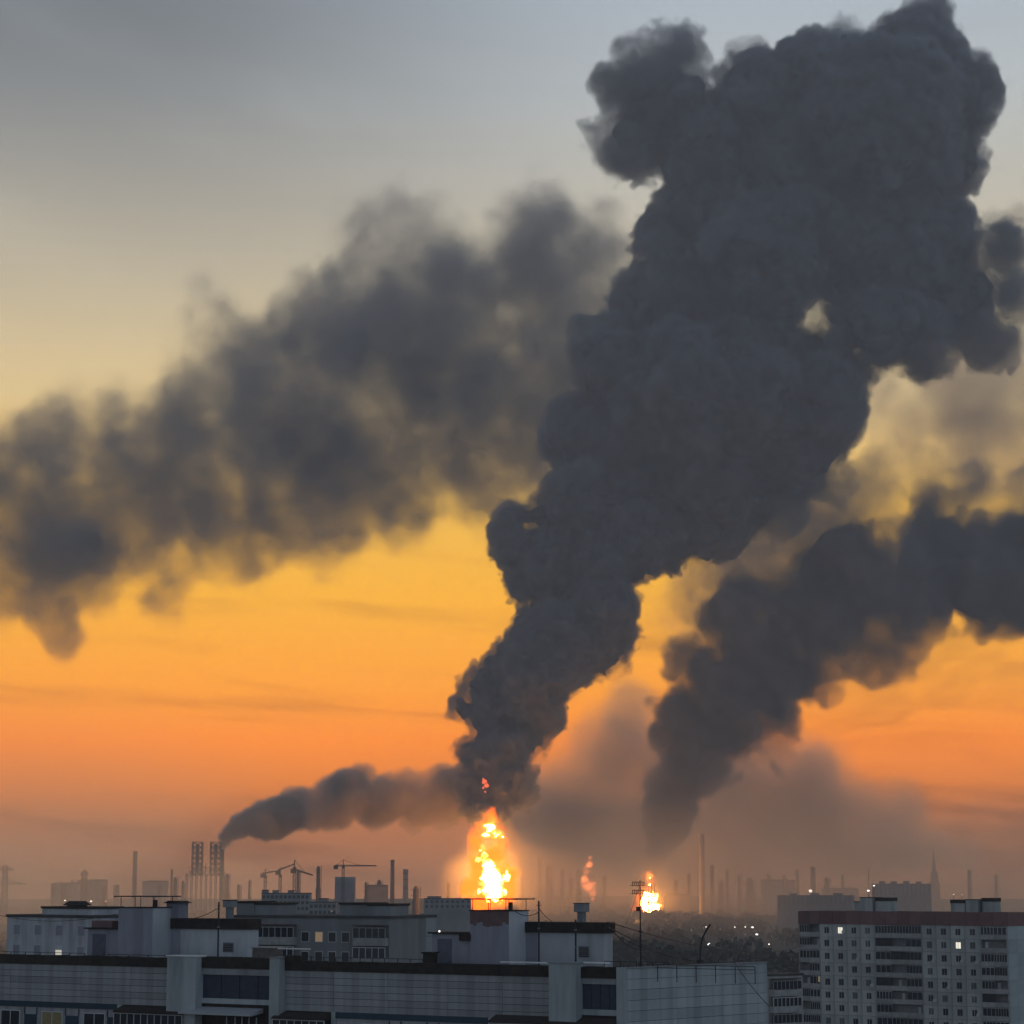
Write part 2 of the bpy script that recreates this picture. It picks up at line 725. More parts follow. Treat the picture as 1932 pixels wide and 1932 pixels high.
def edge_zero(a):
    for i in range(3):
        sl = [slice(None)] * 3
        for e in (0, -1):
            sl[i] = e
            a[tuple(sl)] = 0
    return a


SOOT = mat('soot', (0.085, 0.095, 0.115), rough=1.0, var=0.2, scale=0.02)
GREYSOOT = mat('grey_soot', (0.34, 0.32, 0.31), rough=1.0, var=0.2, scale=0.02)

# ------------------------------------------------------------------ the big smoke column over the fire
D_COL = 3500.0
column_hard = [
    (922, 1532, 44), (905, 1482, 42), (948, 1470, 62), (930, 1420, 66), (962, 1388, 66), (915, 1345, 50), (872, 1336, 32),
    (958, 1320, 82), (908, 1302, 46), (1000, 1290, 84), (1000, 1340, 52), (958, 1238, 44), (1040, 1230, 98), (1108, 1200, 94),
    (1128, 1150, 82), (1040, 1150, 66), (1010, 1190, 36), (1005, 1090, 60), (968, 1040, 50), (1060, 1050, 98), (1130, 1060, 80),
    (1180, 1010, 104), (960, 1000, 44), (1040, 985, 50), (1250, 980, 104), (1105, 950, 88), (1330, 930, 128), (1200, 880, 156),
    (1100, 812, 92), (1062, 790, 54), (1290, 760, 150), (1250, 850, 140), (1380, 860, 140), (1400, 760, 140), (1480, 830, 120), (1540, 770, 108), (1330, 900, 130), (1155, 700, 88), (1100, 672, 36),
    (1112, 624, 24), (1250, 680, 138), (1390, 680, 150), (1490, 705, 108), (1215, 560, 70), (1300, 540, 128), (1256, 450, 72),
    (1420, 500, 140), (1350, 400, 116), (1525, 520, 60),
    (1340, 300, 106), (1420, 205, 106), (1480, 280, 150), (1550, 180, 116), (1650, 250, 166), (1720, 110, 108), (1795, 190, 86),
    (1790, 285, 86), (1620, 380, 124), (1500, 400, 116), (1738, 52, 60), (1262, 250, 60), (1700, 380, 106),
    (1690, 500, 120, .9), (1750, 450, 112, .9), (1800, 555, 100, .8), (1690, 600, 84, .85), (1620, 560, 70, .9), (1600, 470, 90), (1565, 540, 50, .9), (1640, 640, 60, .7),
]
column_soft = [
    (1185, 185, 72, .5), (1165, 262, 62, .45), (1240, 150, 90, .6), (1285, 105, 66, .4), (1205, 300, 62, .6), (1592, 62, 44, .4), (1280, 210, 90, .85), (1230, 235, 84, .75), (1590, 690, 60, .8), (1640, 630, 84, .9), (1600, 700, 60, .7), (1890, 470, 50, .7), (1915, 560, 50, .55), (1860, 650, 60, .6), (1740, 660, 70, .7),
    (1400, 108, 40, .3), (1840, 610, 62, .4), (1865, 470, 50, .45), (1890, 420, 34, .3), (1880, 540, 46, .4), (1770, 640, 64, .45),
    (1905, 640, 40, .3), (1590, 650, 60, .35), (1650, 660, 50, .4), (1480, 960, 60, .45), (1560, 900, 56, .5), (1540, 560, 60, .5), (1578, 590, 34, .9),
]
sp_h = puff_tree(column_hard, D_COL, 3, [(12, (.32, .5), .75), (8, (.28, .45), .7), (4, (.3, .45), .6)], .5)
sp_s = puff_tree(column_soft, D_COL, 4, [(12, (.3, .5), .7), (5, (.3, .5), .6)], .6)
column_smoke = smoke_mat('column_smoke', (.38, .44, .52))
ZS = P(966, 960, D_COL).z                      # finer grid below this height
lower_sph = [s for s in sp_h + sp_s if s[0].z - s[1] < ZS + 40]
upper_sph = [s for s in sp_h + sp_s if s[0].z + s[1] > ZS - 40]
RHO_COL = 0.085


def column_part(name, sph, vox, soft, sizes, amp, seed, side, parent):
    clip = ((-1e5, -1e5, -1e5), (P(2030, 400, D_COL).x, 1e5, ZS + 15)) if side < 0 else ((-1e5, -1e5, ZS - 15), (P(2030, 400, D_COL).x, 1e5, 1e5))
    F, S, lo, n = stamp(sph, vox, soft, sizes, amp, seed, billow=.6, clip=clip, rough=.36)
    z = lo[2] + np.arange(n[2]) * vox
    fade = np.clip((z - (ZS - 15)) / 30, 0, 1).astype(np.float32)
    rho = F ** 1.3 * RHO_COL * (fade if side > 0 else 1 - fade)[None, None, :]
    tex = 0.8 + 0.7 * fbm(rho.shape, vox, (40, 20, 10, 5), seed + 5, rough=.5)
    rho *= np.clip(tex, .15, 1.6)
    rho[rho < RHO_COL * .004] = 0
    grid_volume(name, edge_zero(rho), lo, vox, column_smoke, parent)
    return S, lo, vox


column = empty('smoke_column', P(925, 1690, D_COL))
tag(column, 'tall dark smoke column with a mushroom head rising from the large fire', 'smoke')
off = Vector(column.location)
S1, lo1, v1 = column_part('lower_smoke', lower_sph, 1.75, 3.2, (36, 18, 9, 5), 8.5, 11, -1, None)
S2, lo2, v2 = column_part('upper_smoke', upper_sph, 2.7, 6.0, (64, 32, 16, 8), 13.0, 12, 1, None)
c1 = iso_mesh('lower_core', S1[::2, ::2, ::2], lo1, v1 * 2, 14.0, SOOT, least=.02)
c2 = iso_mesh('upper_core', S2[::2, ::2, ::2], lo2, v2 * 2, 22.0, SOOT, least=.02)
del S1, S2


def adopt(root, *objs):
    """parent without moving"""
    for o in objs:
        o.parent = root
        o.matrix_parent_inverse = Matrix.Translation(-Vector(root.location))


adopt(column, c1, c2, *[o for o in COL.objects if o.name in ('lower_smoke', 'upper_smoke')])

# ------------------------------------------------------------------ drifting plumes


def depth_core(rho, vox, slope, front=4.0, back=.6):
    """1 where enough smoke lies before and behind a cell that nothing shows through it any more"""
    a = rho[::2, ::2, ::2].copy()
    sh = [int(round(j * slope)) for j in range(a.shape[1])]       # the line of sight climbs by SLOPE
    for j, q in enumerate(sh):
        a[:, j] = np.roll(a[:, j], -q, 1)
    c = np.cumsum(a, 1) * vox * 2
    out = np.clip(np.minimum(c / front, (c[:, -1:, :] - c) / back), 0, 2)
    for j, q in enumerate(sh):
        out[:, j] = np.roll(out[:, j], q, 1)
    return out


def plume(root_name, label, puffs, D, kids, dy, vox, soft, sizes, amp, rho0, seed, material, lobes, clip=None, core=True, core_mat=None, power=1.0, tex_amt=.6, base=None, shift=.5, billow=.35, rough=.72, blend=False, tex_min=.08):
    sph = puff_tree(puffs, D, seed, kids, dy)
    F, S, lo, n = stamp(sph, vox, soft, sizes, amp, seed, billow=billow, clip=clip, wcore=.95, shift=shift, rough=rough, blend=blend)
    tex = 1.0 + tex_amt * fbm(F.shape, vox, lobes, seed + 50, rough=.6)
    rho = F ** power * rho0 * np.clip(tex, tex_min, 2.2)
    rho[rho < rho0 * .006] = 0
    root = empty(root_name, base)
    tag(root, label, 'smoke')
    edge_zero(rho)
    parts = [grid_volume('smoke_veil', rho, lo, vox, material)]
    if core:
        parts.append(iso_mesh('smoke_core', depth_core(rho, vox, (lo[2] + n[2] * vox / 2 - EYE) / D), lo, vox * 2, 1.0, core_mat or SOOT, least=.05))
    adopt(root, *parts)
    return root


left_puffs = [
    (500, 810, 180, .34), (300, 1085, 60, .4), (450, 1025, 80, .35), (600, 1005, 80, .3), (760, 985, 70, .25), (880, 930, 70, .25), (150, 1105, 70, .6), (960, 885, 60, .25), (700, 710, 180, .34), (850, 630, 170, .34), (950, 700, 170, .34), (600, 860, 160, .34), (800, 800, 160, .34), (1050, 560, 150, .34), (400, 880, 150, .4), (250, 930, 150, .5), (1080, 700, 130, .34), (60, 980, 120), (170, 970, 110), (20, 1090, 90), (95, 1150, 52), (124, 1198, 36), (700, 900, 110, .35), (930, 820, 100, .35),
    (60, 905, 104), (150, 930, 124), (30, 1010, 104), (120, 1035, 92), (275, 895, 112), (340, 868, 76), (245, 990, 88), (100, 1165, 42, .55), (124, 1203, 28, .5),
    (-90, 960, 130), (-200, 1010, 150), (-90, 1080, 100),
    (180, 812, 74, .6), (112, 792, 56, .5), (250, 772, 62, .5), (330, 800, 66, .6), (420, 785, 104, .7), (450, 900, 120, .6), (400, 1000, 96, .45), (300, 1050, 70, .4),
    (200, 1080, 62, .33), (520, 690, 104, .55), (560, 830, 134, .75), (600, 950, 90, .5), (640, 630, 94, .5), (700, 760, 144, .75), (720, 570, 94, .5), (750, 880, 102, .6),
    (800, 485, 76, .5), (850, 620, 114, .65), (880, 760, 124, .75), (900, 880, 74, .42), (960, 560, 104, .55), (1000, 455, 86, .4), (1060, 560, 104, .45), (1000, 700, 104, .7),
    (1030, 402, 54, .25), (1120, 470, 76, .4), (980, 840, 66, .36), (1150, 600, 90, .5), (1080, 760, 90, .6),
    (388, 570, 52, .3), (350, 640, 56, .3), (430, 640, 56, .35), (740, 412, 62, .26), (690, 460, 56, .33), (860, 945, 62, .24), (770, 985, 50, .25), (560, 600, 56, .33),
    (640, 1000, 54, .32), (450, 1050, 50, .35), (340, 1090, 42, .3), (950, 945, 62, .12), (530, 1020, 50, .3),
]
drift_smoke = smoke_mat('drift_smoke', (.52, .56, .61))
plume('drifting_smoke', 'broad soft grey smoke plume drifting to the upper left behind the dark column', left_puffs, 4300, [(9, (.35, .55), .6), (4, (.35, .5), .5)], .5,
      3.7, 34.0, (170, 85, 42, 21, 10), 40.0, 0.0125, 21, drift_smoke, (70, 35, 17, 9), clip=((P(-160, 900, 4300).x, -1e5, -1e5), (P(1260, 900, 4300).x, 1e5, 1e5)),
      power=1.6, tex_amt=.7, tex_min=.3, shift=.9, rough=.42, blend=True, base=P(700, 1600, 4300))

right_puffs = [
    (1229, 1648, 11, 2.5), (1230, 1632, 17, 2.5), (1236, 1605, 23, 2.2), (1246, 1580, 26, 2), (1252, 1555, 30, 2), (1256, 1515, 38, 1.7), (1262, 1490, 38, 1.5), (1266, 1465, 44, 1.3), (1290, 1424, 58), (1252, 1392, 38), (1330, 1384, 72), (1290, 1342, 58),
    (1400, 1352, 72), (1470, 1360, 46), (1360, 1290, 86), (1300, 1240, 52), (1440, 1270, 96), (1420, 1190, 100), (1520, 1260, 76), (1560, 1310, 32), (1550, 1180, 114),
    (1640, 1200, 90), (1660, 1105, 104), (1720, 1160, 86), (1780, 1060, 104), (1850, 1105, 92), (1880, 1020, 86), (1940, 1080, 96), (2010, 1050, 115), (2100, 1050, 120),
    (1780, 965, 66, .6), (1752, 905, 48, .4), (1850, 925, 62, .6), (1925, 950, 66, .6),
    (1320, 1120, 60, .22), (1400, 1070, 84, .34), (1480, 1020, 84, .36), (1570, 1010, 66, .22), (1640, 950, 76, .34), (1350, 1170, 60, .4), (1480, 1110, 70, .5), (1590, 930, 60, .3), (1390, 1010, 50, .25), (1700, 1010, 60, .3), (1250, 1150, 46, .06), (1600, 1080, 60, .4),
]
right_smoke = smoke_mat('right_smoke', (.38, .43, .50))
plume('bending_smoke', 'dark ragged smoke plume bending to the right from the small fire', right_puffs, 3750, [(12, (.32, .52), .7), (6, (.3, .5), .6)], .5,
      3.0, 12.0, (90, 45, 22, 11), 26.0, 0.034, 31, right_smoke, (70, 35, 17, 8), clip=((-1e5, -1e5, -1e5), (P(2060, 900, 3750).x, 1e5, 1e5)),
      power=1.5, tex_amt=1.3, tex_min=.4, shift=.7, rough=.5, base=P(1229, 1690, 3750))

thin_puffs = [
    (1720, 800, 90, .5), (1830, 780, 120, .6), (1905, 850, 90, .5), (1770, 700, 80, .55), (1925, 720, 90, .5), (1700, 880, 70, .5), (2000, 760, 130, .6), (1640, 760, 80, .5), (1850, 690, 80, .4),
    (1350, 1110, 80, .5), (1440, 1060, 90, .6), (1540, 1000, 90, .6), (1640, 930, 80, .6), (1290, 1170, 50, .25), (1500, 930, 70, .5),
    (1925, 410, 34, .8), (1940, 480, 40, .8), (1935, 560, 30, .5),
]
thin_smoke = smoke_mat('thin_smoke', (.7, .68, .66), .4)
plume('thin_smoke', 'thin pale brown smoke hanging right of the tall column', thin_puffs, 4700, [(9, (.35, .55), .6)], .5,
      6.0, 80.0, (150, 75, 38, 19), 50.0, 0.013, 41, thin_smoke, (130, 60, 30, 15), clip=((-1e5, -1e5, -1e5), (P(2060, 900, 4700).x, 1e5, 1e5)), power=1.2, tex_amt=.7, base=P(1800, 1600, 4700))

bank_puffs = [(1000 + 55 * q, 1575 + 2.4 * q, 100 - 4.6 * q, .8) for q in range(16)] + [(1030 + 60 * q, 1520 + 3 * q, 70 - 2 * q, .6) for q in range(12)]
bank_puffs += [(1120, 1470, 70, .7), (1160, 1420, 56, .6), (1200, 1370, 50, .55), (1190, 1325, 34, .5), (1350, 1500, 90, .7), (1440, 1480, 70, .7), (1530, 1490, 56, .7), (1240, 1470, 70, .7), (1080, 1650, 60), (1250, 1640, 80), (1400, 1640, 60)]
bank_smoke = smoke_mat('bank_smoke', (.86, .80, .77), .5)
plume('low_smoke_bank', 'flat mauve grey bank of smoke lying low behind both fires', bank_puffs, 4500, [(9, (.35, .55), .6)], .5,
      5.0, 80.0, (160, 80, 40, 20), 36.0, 0.014, 51, bank_smoke, (120, 60, 30), power=1.3, tex_amt=.25, base=P(1350, 1690, 4500), blend=True, shift=.6)

chimney_puffs = [
    (418, 1600, 6.9, 2.5), (420, 1594, 9.2, 2.5), (425, 1582, 13.8, 2.5), (438, 1569, 18.4, 2.5), (456, 1558, 25.7, 2.5), (478, 1551, 29.9, 2.5), (500, 1544, 35.3, 2.5), (525, 1536, 38.0, 2.5), (556, 1526, 43.4), (590, 1526, 43.4), (630, 1517, 54.3), (660, 1500, 51.6), (680, 1478, 38.0),
    (710, 1512, 54.3, .9), (740, 1502, 48.9, .9), (770, 1487, 40.7, .8), (800, 1507, 54.3, .75), (830, 1478, 40.7, .7), (852, 1500, 54.3, .7), (692, 1460, 19.0), (900, 1490, 59.7, .6), (950, 1480, 67.8, .6), (840, 1535, 35.3, .4), (780, 1535, 35.3, .4),
]
chimney_smoke = smoke_mat('chimney_smoke', (.86, .82, .80), .2)
plume('chimney_smoke', 'small grey brown smoke trail streaming right from the slim smoking stack', chimney_puffs, 3560, [(12, (.3, .48), .75), (6, (.3, .45), .7)], .4,
      1.9, 8.0, (30, 15, 8, 4), 5.0, 0.075, 61, chimney_smoke, (40, 20, 10), core_mat=GREYSOOT, power=1.3, tex_amt=.5, tex_min=.45, base=P(417, 1600, 3560))

fire_smoke_mat = smoke_mat('fire_smoke', (.90, .86, .84), .1)
plume('fire_smoke', 'thin orange lit smoke around the foot of both fires', [(925, 1650, 62), (870, 1668, 46), (985, 1665, 56), (1040, 1668, 48), (1100, 1660, 52), (1160, 1675, 44), (1228, 1690, 40), (1280, 1690, 40), (925, 1590, 44), (1330, 1695, 30), (1228, 1650, 34)], 3470, [(8, (.35, .6), .6)], .6,
      3.5, 50.0, (70, 35, 17), 16.0, 0.006, 95, fire_smoke_mat, (60, 30, 15), core=False, power=1.4, tex_amt=.5, base=P(1000, 1690, 3470), blend=True, shift=.5)

# smoky ground air over the refinery: thick low down, thinning upwards
vx, lo = 24.0, np.array([-1900.0, 620.0, -0.9])
n = (159, 184, 10)
zz = lo[2] + np.arange(n[2]) * vx
prof = np.clip(1 - zz / 160.0, 0, 1)
yy = lo[1] + np.arange(n[1]) * vx
yprof = np.clip((yy - 620) / 500.0, 0, 1) * np.clip((5000 - yy) / 400.0, 0, 1)
g = (0.9 + .45 * fbm(n, vx, (420, 210, 105), 71))
rho = np.clip(g, .2, 2) * prof[None, None, :] * yprof[None, :, None] * 0.00085
ground_smoke = smoke_mat('ground_smoke', (.98, .90, .86), .65)
gs = grid_volume('ground_smoke', edge_zero(rho.astype(np.float32)), lo, vx, ground_smoke)
tag(gs, 'thin brown smoke spread over the refinery ground', kind='stuff')

# ------------------------------------------------------------------ the two fires
FLAME = (1.0, 0.30, 0.022)
flame_core = glow('flame_core', (1.0, 0.38, 0.06), 200.0, True)
flame_ember = glow('flame_ember', (1.0, 0.14, 0.05), 1.6)


def fire(name, label, lobes, envelope, D, vox, seed, s_lobe, s_env, core_iso):
    root = empty(name, P(lobes[0][0], lobes[0][1], D))
    tag(root, label, 'fire')
    sph = puff_tree([(a, b, c * 1.2, *d) for a, b, c, *d in lobes], D, seed, [(7, (.3, .6), .6), (3, (.3, .5), .5)], .8)
    k = D / FPX
    F, S, lo, n = stamp(sph, vox, 4.5 * k, (10 * k, 5 * k, 2.5 * k, 1.3 * k), 4.2 * k, seed, billow=.3, rough=.4, pad=24 * k, wcore=.9, shift=.25)
    env = puff_tree(envelope, D, seed + 1, [(6, (.35, .6), .6)], .5)
    E_, _, lo2, n2 = stamp(env, vox, 13 * k, (16 * k, 8 * k, 4 * k), 5 * k, seed + 2, billow=.2, pad=16 * k)
    F = F * np.clip(.8 + .9 * fbm(F.shape, vox, (9 * k, 4.5 * k, 2.2 * k), seed + 7, rough=.4), .05, 2)
    E_ = E_ * np.clip(.75 + 1.0 * fbm(E_.shape, vox, (14 * k, 7 * k, 3.5 * k), seed + 8, rough=.4), .03, 2)
    core_ = iso_mesh('flame_core', S, lo, vox, core_iso * k, flame_core)
    core_['kind'] = 'stuff'
    parts = [grid_volume('flame', edge_zero(F), lo, vox, flame_mat(name + '_flame', FLAME, s_lobe)),
             grid_volume('flame_glow', edge_zero(E_ ** 1.4), lo2, vox, flame_mat(name + '_glow', (1.0, .13, .0), s_env, .05)),
             core_]
    adopt(root, *parts)
    return root


fire('large_fire', 'large tower of yellow and orange flames under the tall smoke column',
     [(930, 1682, 20), (925, 1654, 20), (921, 1632, 15), (914, 1616, 9), (904, 1622, 8), (938, 1668, 15), (954, 1654, 8), (958, 1640, 4), (906, 1682, 7), (950, 1686, 8),
      (912, 1598, 7), (906, 1604, 5), (916, 1588, 5), (924, 1562, 12), (918, 1574, 8), (938, 1574, 9), (948, 1578, 6), (928, 1545, 6, .5), (936, 1600, 8, .45), (948, 1596, 5, .5), (930, 1612, 7, .5)],
     [(925, 1565, 30), (924, 1600, 36), (922, 1640, 42), (938, 1670, 44), (910, 1680, 40), (950, 1650, 30), (925, 1540, 20)], 3440, .6, 81, .26, .22, 7.0)
fire('small_fire', 'small ball of yellow flames low on the right under the bending smoke',
     [(1233, 1694, 9), (1218, 1691, 8), (1218, 1711, 8), (1236, 1713, 9), (1227, 1718, 6), (1226, 1656, 6), (1226, 1669, 4), (1238, 1676, 4), (1228, 1704, 6, .5), (1228, 1682, 6, .4), (1225, 1646, 4, .4)],
     [(1227, 1700, 26), (1227, 1675, 18), (1226, 1655, 13), (1228, 1716, 20)], 3420, .55, 83, .28, .28, 5.5)
e = empty('ember_lick', P(914, 1476, D_COL - 70))
tag(e, 'small red lick of flame glowing inside the dark smoke', 'flame')
sph = puff_tree([(914, 1474, 4), (918, 1482, 4), (912, 1487, 2.5), (916, 1494, 2)], D_COL - 75, 85, [(7, (.4, .7), .3)], .3)
F, S, lo, n = stamp(sph, .5, 2.0, (6, 3, 1.5), 3.0, 86, rough=.4)
adopt(e, iso_mesh('ember', S, lo, .5, 0.4, flame_ember))
e = empty('flare_wisp', P(1116, 1692, 3650))
tag(e, 'thin upright orange wisp of burning gas between the two fires', 'flame')
sph = puff_tree([(1112, 1632, 8), (1108, 1645, 9), (1104, 1658, 9), (1110, 1672, 9), (1116, 1686, 6), (1118, 1696, 4), (1113, 1618, 5)], 3650, 87, [(4, (.4, .6), .5)], .4)
F, S, lo, n = stamp(sph, .9, 6.0, (10, 5), 4.0, 88)
adopt(e, grid_volume('wisp', edge_zero(F), lo, .9, flame_mat('wisp_flame', (1.0, .20, .05), .3)))

# ------------------------------------------------------------------ materials of the town
M_TILE = mat('facade_tile', (.31, .32, .34), var=.16, scale=1.2, dirt=(.15, .15, .16), dirt_amt=.55, bump=.15, stretch=(1.7, 1.7, .3))
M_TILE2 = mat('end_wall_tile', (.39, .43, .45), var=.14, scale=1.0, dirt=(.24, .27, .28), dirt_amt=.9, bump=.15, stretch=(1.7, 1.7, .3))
M_JOINT = mat('joint', (.10, .105, .115), var=.2)
M_TAR = mat('tarred_felt', (.035, .030, .028), var=.45, scale=2.0, dirt=(.06, .045, .035), dirt_amt=.8, bump=.3)
M_ROOF = mat('roof_felt', (.07, .07, .075), var=.3, scale=.6, dirt=(.12, .11, .1), dirt_amt=.7)
M_BLUE = mat('blue_band', (.035, .06, .085), var=.25, scale=2)
M_NICHE = mat('niche_wall', (.045, .055, .085), var=.25, scale=2, rough=.6)
M_WHITE = mat('whitewash', (.50, .53, .57), var=.12, scale=1.0, dirt=(.32, .33, .36), dirt_amt=.9, stretch=(1.7, 1.7, .3))
M_LILAC = mat('shaft_plaster', (.29, .30, .36), var=.14, scale=1.0, dirt=(.20, .2, .24), dirt_amt=.9, stretch=(1.7, 1.7, .3))
M_STAIN = mat('brown_stain', (.15, .10, .10), var=.25, scale=1.5)
M_FLASH = mat('flashing', (.75, .75, .74), var=.1, rough=.4)
M_STEEL = mat('dark_steel', (.035, .035, .04), var=.2, rough=.6)
M_GALV = mat('galvanised', (.22, .24, .26), var=.25, rough=.5, scale=3)
M_DOOR = mat('door_paint', (.12, .125, .165), var=.2, rough=.6)
M_GLASS = mat('window_glass', (.03, .035, .045), var=.3, rough=.12, scale=.5)
M_FRAME = mat('window_frame', (.55, .56, .58), var=.1, rough=.5)
M_CURT = mat('curtain', (.30, .25, .13), var=.3, scale=4)
M_CANOPY = mat('pale_canopy', (.42, .45, .49), var=.12, rough=.5)
M_BROWN = mat('loggia_boards', (.045, .035, .032), var=.35, scale=3)
M_RED = mat('red_parapet', (.21, .115, .115), var=.2, scale=.5, dirt=(.15, .11, .11), dirt_amt=.6)
M_PANEL = mat('panel_concrete', (.43, .45, .44), var=.12, scale=.7, dirt=(.21, .25, .25), dirt_amt=.9, stretch=(1.7, 1.7, .3))
M_PANEL2 = mat('panel_side', (.40, .46, .48), var=.1, scale=.5)
M_LOG = mat('loggia_wall', (.24, .245, .245), var=.3, scale=1.5)
M_PARA = mat('loggia_parapet', (.34, .35, .35), var=.3, scale=1.0)
M_FAR = mat('far_wall', (.30, .30, .31), var=.15, scale=.2, dirt=(.15, .16, .17), dirt_amt=.5)
M_FAR2 = mat('far_wall_pale', (.36, .38, .39), var=.12, scale=.2, dirt=(.2, .23, .25), dirt_amt=.5)
M_MID = mat('middle_wall', (.24, .255, .27), var=.14, scale=.4, dirt=(.17, .18, .18), dirt_amt=.9, stretch=(1.7, 1.7, .3))
M_HAZYGLASS = mat('far_glass', (.10, .11, .12), var=.2)
M_IND = mat('industry_steel', (.06, .055, .055), var=.3, scale=.1)
M_BRICK = mat('stack_brick', (.13, .085, .075), var=.25, scale=.15)
M_CONC = mat('stack_concrete', (.30, .27, .26), var=.15, scale=.1)
M_BARK = mat('bark', (.05, .04, .035))
G_WHITE = glow('lit_window', (1.0, .93, .78), .95)
G_WARM = glow('warm_window', (1.0, .70, .45), .2)
G_DIMW = glow('half_lit_window', (1.0, .95, .8), .5)
G_LAMP = glow('lamp_white', (1.0, .93, .80), 2.2)
G_DIM = glow('lamp_dim', (1.0, .85, .68), .55)
G_RED = glow('lamp_red', (1.0, .35, .2), .9)

# ------------------------------------------------------------------ the near apartment block
A_ = P(-70, 1800, 228.0)
B_ = P(1175, 1820, 190.0)
FN = Frame(A_, B_)
nb = FN.empty('apartment_block')
tag(nb, 'long pale apartment block in the foreground with a dark tarred roof edge', 'building')
L = FN.len
ROOF = 49.0
x0, _ = FN.px(-70, 1800)


def xr(px, row=1850):
    return FN.px(px, row)[0]


def zr(px, row):
    return FN.px(px, row)[1]


# structural body behind the cladding
MB().box(0, L - .02, .30, 13.0, 0, ROOF - .06).build('wall', M_JOINT, nb)
MB().box(0, L - .02, .30, 13.0, ROOF - .06, ROOF).build('roof_deck', M_ROOF, nb)


def boards(xa, xb, za, zb, rows, cuts, material, y0=0.0, y1=.30, name='cladding_board', lean=None):
    """rows of long boards with recessed joints; each board its own object"""
    xs = [xa] + list(cuts) + [xb]
    h = (zb - za) / rows
    for i in range(len(xs) - 1):
        w_ = xs[i + 1] - xs[i]
        me = None
        for j in range(rows):
            if me is None:
                me = MB().box(.012, w_ - .012, 0, y1 - y0, .016, h - .016).mesh(name, material)
            o = link(name, me, nb)
            o.location = (xs[i], y0 + rng.uniform(-.012, .012), za + j * h)


def fascia(xa, xb, za, zb, name='fascia'):
    m = MB()
    n = 14
    for i in range(n):
        a, b = xa + (xb - xa) * i / n, xa + (xb - xa) * (i + 1) / n
        t0, t1 = zb + rng.uniform(-.05, .03), zb + rng.uniform(-.05, .03)
        m.hexa([(a, -.10, za), (b, -.10, za), (a, .55, za), (b, .55, za), (a, -.10, t0), (b, -.10, t1), (a, .55, t0), (b, .55, t1)])
    return m.build(name, M_TAR, nb)


def zc(pxs, row):                              # height at the middle of a picture span
    return zr((pxs[0] + pxs[1]) / 2, row)


# spans along the facade, picture x
S_A, S_P1, S_N1, S_P2, S_B, S_P3, S_N2 = (-70, 327), (327, 381), (381, 520), (520, 538), (538, 1046), (1046, 1097), (1097, 1165)
Z_FB = zc(S_B, 1837)                           # underside of the tarred roof edge
Z_FT = zc(S_B, 1817)
Z_CB = zc((0, 220), 1891)                      # underside of the cladding zone
fascia(xr(S_A[0]), xr(S_A[1]), Z_FB, Z_FT)
fascia(xr(S_B[0]), xr(S_B[1]), Z_FB, Z_FT)
fascia(xr(S_N1[0]), xr(S_N1[1]), Z_FB + .05, Z_FT + .12)
fascia(xr(S_N2[0]), xr(S_N2[1]), Z_FB - .02, Z_FT + .02)
MB().box(xr(538), xr(569), -.14, .5, Z_FT - .05, Z_FT + .42).build('raised_edge', M_TAR, nb)
boards(xr(-70), xr(327), Z_CB, Z_FB, 6, [xr(20), xr(153), xr(247)], M_TILE)
boards(xr(538), xr(1046), Z_CB, Z_FB, 6, [xr(630), xr(731), xr(845), xr(948)], M_TILE)
# projecting piers that rise above the roof edge
for (a, b), top in ((S_P1, 1804), (S_P2, 1807), (S_P3, 1817)):
    xa, xb = xr(a), xr(b)
    zt = zc((a, b), top)
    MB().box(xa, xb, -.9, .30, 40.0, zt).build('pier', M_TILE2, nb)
    cp = MB().box(xa - .08, xb + .08, -1.0, .5, zt, zt + .09).build('coping', M_FLASH if a == 327 else M_GALV, nb)
# recessed loggias of the top floor: lintel, dark back wall, sill
for (a, b) in (S_N1, S_N2):
    xa, xb = xr(a), xr(b)
    zl = zc((a, b), 1840 if a < 900 else 1857)
    zs = zc((a, b), 1885 if a < 900 else 1905)
    MB().box(xa, xb, -.02, .30, zl, Z_FB).build('lintel', M_TILE, nb)
    MB().box(xa, xb, .18, .30, zs, zl).build('niche', M_NICHE, nb)
    MB().box(xa, xb, -.06, .30, zs - .45, zs).build('sill', M_TILE2, nb)
    MB().box(xa, xb, .1, .30, 40.0, zs - .45).build('lower_wall', M_BROWN, nb)
    for q in range(1, 4):
        t = xa + (xb - xa) * q / 4
        MB().box(t - .03, t + .03, .13, .18, zs, zl).build('mullion', M_STEEL, nb)
# bright strips of metal flashing on the roof edge
for a, b, row in ((1036 - 95, 1046, 1816), (1097, 1147, 1816.5), (288, 312, 1808), (384, 478, 1809), (520, 580, 1790)):
    z = zc((a, b), row)
    MB().box(xr(a), xr(b), .2, .42, z - .06, z + .05).build('flashing', M_FLASH, nb)
# dark blue band above the windows of the top floor
for a, b in ((-70, 224), (633, 923)):
    MB().box(xr(a), xr(b), -.03, .30, Z_CB - .50, Z_CB).build('blue_band', M_BLUE, nb)
for a, b in ((224, 232), (627, 634), (923, 936)):
    MB().box(xr(a), xr(b), -.12, .30, 40.0, Z_CB).build('pilaster', M_TILE2, nb)
Z_W = Z_CB - .50
for a, b in ((-70, 224), (633, 923)):
    MB().box(xr(a), xr(b), .05, .30, 40.0, Z_W).build('top_floor_wall', M_TILE, nb)


